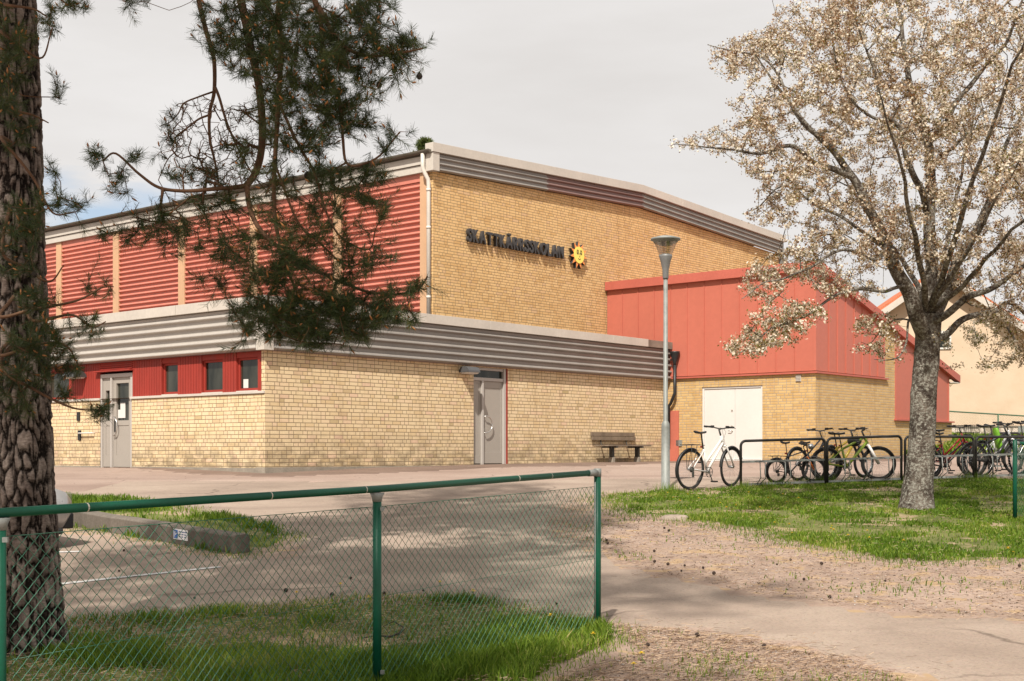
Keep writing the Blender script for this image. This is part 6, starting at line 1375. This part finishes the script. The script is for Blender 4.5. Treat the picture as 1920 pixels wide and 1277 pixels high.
c0 = t.near(Q(1664, 470, Yt-.5)); limb([(1664,470), (1610,430), (1560,400), (1510,370), (1465,350), (1420,390), (1405,395)], .03, .005, 1.2, c0)
L2 = limb([(1743,600), (1742,550), (1745,480), (1746,400), (1746,330), (1747,275), (1730,235), (1712,185), (1700,120), (1690,60), (1680,-30), (1672,-120)], .105, .012, .4, top)
c0 = t.near(Q(1747, 275, Yt+.3)); limb([(1747,275), (1772,235), (1795,195), (1825,160), (1855,120), (1885,75), (1910,20), (1940,-60)], .05, .01, -.8, c0)
c0 = t.near(Q(1745, 400, Yt+.2)); limb([(1745,400), (1728,360), (1712,330), (1700,290), (1690,240), (1655,200), (1640,140), (1625,80), (1600,20)], .055, .008, -1.4, c0)
c0 = t.near(Q(1690, 240, Yt-.8)); limb([(1690,240), (1640,222), (1600,190), (1572,130), (1565,80), (1560,30)], .025, .006, -.5, c0)
c0 = t.near(Q(1746, 330, Yt+.3)); limb([(1746,330), (1780,280), (1820,250), (1850,235), (1900,240), (1950,220)], .03, .007, .9, c0)
L3 = limb([(1741,620), (1762,575), (1782,525), (1795,490), (1815,465), (1838,420), (1856,370), (1870,320), (1890,260), (1930,200), (1970,120)], .095, .014, .9, trk[-4])
L4 = limb([(1741,620), (1775,590), (1812,560), (1850,545), (1885,520), (1930,495), (1990,470), (2060,440)], .06, .012, -1.3, trk[-4])
L5 = limb([(1739,660), (1768,635), (1800,605), (1835,590), (1870,585), (1893,572), (1940,600), (2000,620), (2060,650)], .06, .012, .8, trk[-9])
c0 = t.near(Q(1870, 585, Yt+.5)); limb([(1870,585), (1895,625), (1920,665), (1950,680)], .022, .006, -.4, c0)
c0 = t.near(Q(1688, 528, Yt-.3)); limb([(1688,528), (1660,545), (1620,541), (1585,545), (1555,562), (1525,580), (1490,598), (1455,615), (1420,640), (1395,655), (1370,665)], .026, .005, -1.5, c0)
c0 = t.near(Q(1664, 470, Yt-.5)); limb([(1675,495), (1640,490), (1600,470), (1560,478), (1520,500), (1470,520), (1430,530), (1390,560)], .028, .005, -2.0, c0)
c0 = t.near(Q(1722, 590, Yt-.1)); limb([(1722,590), (1706,600), (1702,640), (1690,665), (1672,672), (1640,670)], .02, .005, -.5, c0)
c0 = t.near(Q(1722, 590, Yt-.1)); limb([(1722,590), (1690,600), (1668,606), (1650,625), (1630,645), (1615,640)], .015, .004, .6, c0)
# limbs towards and away from the camera
for dY, pp, r_ in ((-3.0, [(1743,600), (1730,520), (1715,440), (1700,360), (1680,270), (1650,180)], .05), (3.0, [(1743,600), (1760,520), (1780,430), (1800,340), (1820,240), (1835,150)], .05), (-2.8, [(1743,600), (1775,530), (1830,450), (1870,370), (1910,300)], .045), (2.8, [(1743,600), (1700,500), (1650,430), (1600,360), (1560,300)], .045)): limb(pp, r_, .008, dY, top)
limb([(1743,600), (1780,480), (1830,330), (1890,150), (1950,0)], .05, .008, -4.2, top); limb([(1743,600), (1820,520), (1900,430), (2000,330)], .045, .008, -4.0, top)
nsk = len(t.p)
BT = []
def addT(px, py, rx, ry, n, y0=16.4, y1=20.6, rot=0): BT.extend(blob(px, py, rx, ry, n, y0, y1, rot))
K = 1.0
addT(1900, 60, 130, 110, 150, 13.8, 16.4); addT(2020, 200, 120, 160, 200, 13.6, 16.4); addT(1880, 300, 70, 90, 60, 14.2, 16.4); addT(1960, -120, 160, 90, 160, 13.6, 16.4); addT(2060, 420, 80, 80, 80, 13.8, 16.4)
for a in ((1470,130,110,80,270), (1400,110,75,38,110), (1560,90,110,70,270), (1600,200,130,80,330), (1500,235,95,60,200), (1430,255,95,38,130), (1345,268,55,20,40), (1290,270,32,10,14), (1410,210,55,30,50), (1480,310,85,40,120), (1400,316,30,14,16), (1560,330,95,60,200),
          (1520,390,85,50,140), (1470,360,60,22,50), (1440,400,40,22,34), (1600,420,90,50,170), (1560,480,100,44,190), (1480,510,75,40,140), (1430,535,48,30,70), (1600,545,60,22,50), (1680,330,100,90,250), (1700,180,120,100,370), (1650,60,130,70,290), (1760,60,120,80,300),
          (1800,170,110,90,320), (1860,80,90,90,260), (1880,250,80,90,270), (1820,330,90,70,230), (1900,400,70,90,230), (1860,470,60,50,120), (1760,430,70,60,110), (1920,520,60,60,110), (1990,300,90,160,300), (1990,100,90,120,240), (2000,520,80,100,200), (2090,330,60,180,120), (1700,-60,260,60,380), (1900,-80,180,60,240), (1560,-50,120,50,130),
          (1650,470,50,40,60), (1735,260,60,60,110), (1520,45,100,40,110), (1610,10,120,30,130)): addT(*a)
for a in ((1510,590,60,22,60,16.5,17.6), (1450,625,60,26,80,16.5,17.6), (1400,650,40,18,40,16.4,17.4), (1370,640,18,12,8,16.4,17.2), (1410,575,45,20,36,16.4,17.6), (1560,580,40,20,30,16.6,17.8), (1650,610,45,22,34,17.4,18.6), (1640,655,40,14,22,17.6,18.4), (1570,620,40,10,6,17,18), (1690,655,26,24,14,17.6,18.6),
          (1800,640,50,30,44,17.8,19.4), (1830,680,36,14,10,17.8,19), (1850,625,50,30,60,17.8,19.6), (1800,500,50,40,60,17,19), (1850,540,60,40,70,17,19.4), (1770,470,50,50,60,17,19.5), (1895,560,50,50,70,17.2,19.4), (1870,680,50,16,22,17.8,19), (1700,470,50,50,40,17.5,19), (1690,420,40,60,50,17,20), (1900,650,40,24,26,17.8,19.4), (1900,600,50,30,50,17.8,19.6), (1790,690,20,10,4,18,19), (1840,540,40,20,26,17.6,19.2)): addT(*a)
BT = [b for b in BT if noise.noise(Vector(b)*1.5)+.5*noise.noise(Vector(b)*4) > -.05+random.uniform(-.14, .14)]
tips_ = t.grow(BT, .16, .03, up=.03, maxlen=1.3)
def bmp(v):
    return noise.noise_vector(v*7)*.012 if (v.z < 1.5 and abs(v.x-tb[0]) < .6 and abs(v.y-Yt) < .5) else Vector((0, 0, 0))
def sides_t(r): return 3 if r < .008 else (5 if r < .022 else (9 if r < .07 else 26))
# trunk and thick limbs in one mesh, twigs in another
t.mesh('branches', M['cherry_bark'], ctree, rt=.0036, ex=.36, rmax=.03, sides=sides_t, bump=bmp)
def flowers(tree, ids, root, seed=5):
    r = np.random.default_rng(seed); PV = []; PA = []; LV = []; LA = []
    for i in ids:
        p0 = np.array(tree.p[i]); par = tree.par[i]; pts = [p0]
        q = np.array(tree.p[par]); L_ = np.linalg.norm(p0-q)
        if r.random() < .75: pts.append(p0*.45+q*.55)
        if r.random() < .25 and tree.par[par] >= 0: pts.append(np.array(tree.p[tree.par[par]]))
        for c in pts:
            nf = int(r.integers(6, 10)); off = r.normal(0, .026, (nf, 3)); ctr = c+off+np.array([0, 0, .01])
            nrm = off+r.normal(0, .018, (nf, 3))+np.array([0, 0, .006]); nrm /= np.linalg.norm(nrm, axis=1)[:, None]+1e-9
            u = np.cross(nrm, r.normal(0, 1, (nf, 3))); u /= np.linalg.norm(u, axis=1)[:, None]+1e-9; v = np.cross(nrm, u); R_ = r.uniform(.013, .020, nf)[:, None]
            br = np.clip(r.normal(.50, .22, nf), 0, 1)
            for k in range(5):
                a0 = 2*math.pi*k/5; aL, aR = a0-.50, a0+.50
                tipL = ctr+(u*math.cos(aL)+v*math.sin(aL))*R_+nrm*R_*.28; tipR = ctr+(u*math.cos(aR)+v*math.sin(aR))*R_+nrm*R_*.28
                PV.append(np.stack([ctr, tipL, tipR], 1).reshape(-1, 3)); PA.append(np.repeat(br, 3))
            nl = int(r.integers(6, 12)); lc = c+r.normal(0, .036, (nl, 3)); d = r.normal(0, 1, (nl, 3))+np.array([0, 0, .5]); d /= np.linalg.norm(d, axis=1)[:, None]; s = np.cross(d, r.normal(0, 1, (nl, 3))); s /= np.linalg.norm(s, axis=1)[:, None]+1e-9
            ll = r.uniform(.022, .042, nl)[:, None]; w_ = ll*.27
            LV.append(np.stack([lc, lc+d*ll*.5+s*w_, lc+d*ll, lc+d*ll*.5-s*w_], 1).reshape(-1, 3)); LA.append(np.repeat(np.clip(r.normal(.42+.25*(c[2] < 1.9), .25, nl), 0, 1), 4))
    PV = np.concatenate(PV); k = np.arange(len(PV)//3)*3; np_mesh('blossom', PV, np.column_stack([k, k+1, k+2]), M['petal'], root, np.concatenate(PA))
    LV = np.concatenate(LV); k = np.arange(len(LV)//4)*4; np_mesh('leaves', LV, np.column_stack([k, k+1, k+2, k+3]), M['cherry_leaf'], root, np.concatenate(LA))
    print('blossom tris', len(PV)//3, 'leaves', len(LV)//4, 'nodes', len(tree.p))
flowers(t, tips_, ctree)
# ---------- conifer top beyond the hall roof
cx_, cy_ = (797-CX)/F*78, 78; ctop = (HY-262)/F*78
con = thing('conifer_tree', 'top of a green conifer showing above the hall roof corner', 'tree', (cx_, cy_, -.3)); m = MB(); m.tube([(cx_, cy_, -.5), (cx_, cy_, ctop-.2)], [.3, .03], 8); wp(m, 'trunk', M['pine_twig'], con)
r = np.random.default_rng(9); tp = []
for k in range(1500):
    h = r.uniform(0, 1)**1.6; z = ctop-h*12; rad = (.25+1.1*h**.6*2.0)*r.uniform(.2, 1); a = r.uniform(0, 6.283); tp.append((np.array([cx_+rad*math.cos(a), cy_+rad*math.sin(a), z]), np.array([math.cos(a), math.sin(a), .3])))
M['conifer'] = leafmat('conifer_needle', [(0, (.04, .06, .02)), (.5, (.09, .12, .03)), (1, (.17, .17, .05))], .3)
needles('needles', tp, con, (10, 16), (.12, .26), .016, .25, M['conifer'], False, 11)
# ---------- small things on the ground
M['dand'] = paint('dandelion_yellow', (.75, .52, .02), .6, .08, 9); M['stem'] = paint('dandelion_green', (.10, .20, .03), .6, .1, 9)
def dandelion(label, loc, grp):
    d = thing('dandelion', label, 'flower', loc, 0, grp); m = MB()
    for k in range(16):
        a = 6.283*k/16; m.add([(0, 0, .075), (.018*math.cos(a-.2), .018*math.sin(a-.2), .080), (.018*math.cos(a+.2), .018*math.sin(a+.2), .080)], [(0, 1, 2)]); m.add([(0, 0, .080), (.011*math.cos(a), .011*math.sin(a), .089), (.011*math.cos(a+.4), .011*math.sin(a+.4), .089)], [(0, 1, 2)])
    m.build('flower_head', M['dand'], d); m = MB(); m.tube([(.01, 0, -.02), (0, 0, .078)], .002, 5); m.build('stem', M['stem'], d); return d
def place(px, py, lab, what):
    if key != 'lawn' and not isinstance(key, int): return lab
    if px < 1300: return what+(' in the lawn just right of the lamp post foot' if key == 'lawn' else ' on the upper gravel near the flat pale stone')
    if key == 'lawn':
        if px > 1850: return what+' at the lawn edge below the right-hand fence post'
        if px > 1600: return what+(' by the blossom tree foot' if py < 960 else ' low in the lawn below the blossom tree trunk')
        return what+(' in the upper lawn in front of the first bike rack' if py < 975 else ' at the lower lawn edge above the gravel')
    return lab
key = 0
d0 = None
grpsD = {'lawn': ('yellow dandelion in the lawn below the racks and blossom tree', [(1468,938), (1475,952), (1440,945), (1497,946), (1522,953), (1452,990), (1480,997), (1485,1010), (1558,1008), (1563,1013), (1590,1016), (1626,1008), (1630,1023), (1694,1031), (1252,935), (1262,941), (1290,938), (1310,944), (1275,950), (1350,955), (1362,966), (1380,962), (1635,910), (1646,926), (1404,933), (1900,1046), (1890,1048), (1560,995), (1425,964)], .012),
 'verge': ('yellow dandelion in the shaded verge behind the wire mesh', [(556,1134), (638,1122), (692,1150), (825,1117), (887,1144), (1032,1187)], .03), 'island': ('yellow dandelion on the little island behind the kerb beam', [(290,964), (297,962)], .03), 'bare': ('yellow dandelion in the bare sandy grass right of the fence end', [(1112,1216), (1203,1247), (1188,1268)], .01)}
for key, (lab, sp, lf) in grpsD.items():
    for px, py in sp:
        q = G(px, py); s_ = random.uniform(.8, 1.3)
        if d0 is None: d0 = dandelion(lab, (q.x, q.y, q.z+lf), 'dandelions'); o = d0
        else: o = copy_tree(d0); o.location = (q.x, q.y, q.z+lf)
        o['label'] = place(px, py, lab, 'yellow dandelion'); o.scale = (s_, s_, s_*random.uniform(.7, 1.2)); o.rotation_euler = (0, 0, random.random()*6)
M['cone'] = paint('fallen_cone', (.045, .028, .02), .95, .3, 30)
def cone(loc, lab):
    m = MB(); prof = [(.004, -.02)]
    for k in range(5): z = -.016+k*.008; r_ = .02*math.sin(math.pi*(k+1.2)/6.6); prof += [(r_, z), (r_*1.18, z+.004), (r_*.75, z+.006)]
    prof.append((.003, .026)); m.lathe(prof, 9); o = m.build('pine_cone', M['cone']); o.location = loc; return tag(o, lab, 'pine cone', 'fallen pine cones')
c0 = None
lc_ = {'fallen dark pine cone on the bare gravel slope beside the path': [(1254,999), (1246,994), (1137,1018), (1139,1023), (1227,1038), (1227,1057), (1252,1063), (1284,1066), (1278,1076), (1318,1070), (1339,1080), (1457,1064), (1540,1062), (1556,1126), (1507,1091), (1911,1066), (1660,1095), (1482,1055)],
       'fallen dark pine cone on the shaded asphalt behind the wire mesh': [(232,1036), (223,1076), (365,1128), (658,1089), (536,1113), (721,1119), (794,1113), (1044,1138)], 'fallen dark pine cone on the sandy ground right of the fence': [(1215,1217), (1308,1198), (1432,1220)], 'fallen dark pine cone lying in the grassy verge': [(622,1121), (545,1266), (905,1128)]}
for lab, sp in lc_.items():
    for px, py in sp:
        q = G(px, py)
        if c0 is None: o = c0 = cone((q.x, q.y, q.z+.025), lab)
        else: o = c0.copy(); COL.objects.link(o)
        if 'gravel' in lab: lb = lab+(' near the flat stone' if px < 1240 or py < 1000 else ' at its lower edge' if px < 1400 else ' under the lawn')
        else: lb = lab
        o['label'] = lb.replace('fallen dark pine cone on the bare gravel slope beside the path', 'fallen dark pine cone on the bare gravel slope')
        o.location = (q.x, q.y, q.z+.026); o.rotation_euler = (R(random.uniform(60, 110)), 0, random.random()*6); s_ = random.uniform(.45, .85); o.scale = (s_, s_, s_)
# flat stone in the gravel, fallen branch and chips in the verge
def stone(px, py, sx, sy, sz, lab, mat, grp=None):
    q = G(px, py); vs = []; 
    for i in range(7):
        th = math.pi*.5*i/6
        for j in range(16): a = 6.283*j/16; k = 1+.22*noise.noise(Vector((math.cos(a)*1.7+px, math.sin(a)*1.7, i*.4))); vs.append((sx*k*math.cos(a)*math.cos(th)**.6 if i < 6 else 0, sy*k*math.sin(a)*math.cos(th)**.6 if i < 6 else 0, sz*math.sin(th)*k))
    m = MB(); m.smooth = True; m.add([(x, y, z-.01) for x, y, z in vs], [(i*16+j, i*16+(j+1) % 16, i*16+16+(j+1) % 16, i*16+16+j) for i in range(6) for j in range(16)]); o = m.build('stone', mat); o.location = q; return tag(o, lab, 'stone', grp)
M['stone'] = paint('pale_stone', (.34, .27, .22), .95, .3, 6, 0, .01, .1)
stone(1266, 974, .20, .22, .07, 'flat pale stone showing in the gravel below the lamp post', M['stone'])
stone(494, 1222, .05, .04, .03, 'small pale stone lying in the verge behind the wire mesh', M['stone'])
br = G(735, 1208); fb = thing('fallen_branch', 'crooked bare fallen branch lying in the verge by the middle fence post', 'branch', (br.x, br.y, br.z+.03)); m = MB()
bp = [G(x, y) for x, y in ((682,1209), (705,1207), (730,1207), (748,1203), (757,1190), (738,1180), (718,1188))]; m.tube([(p.x, p.y, p.z+.045+.01*(k % 2)) for k, p in enumerate(bp)], [.004, .006, .007, .007, .006, .004, .002], 7); m.tube([tuple(Vector((bp[3].x, bp[3].y, bp[3].z+.045))), (bp[3].x+.05, bp[3].y+.05, bp[3].z+.09)], [.004, .002], 6); wp(m, 'limb', M['cherry_twig'], fb)
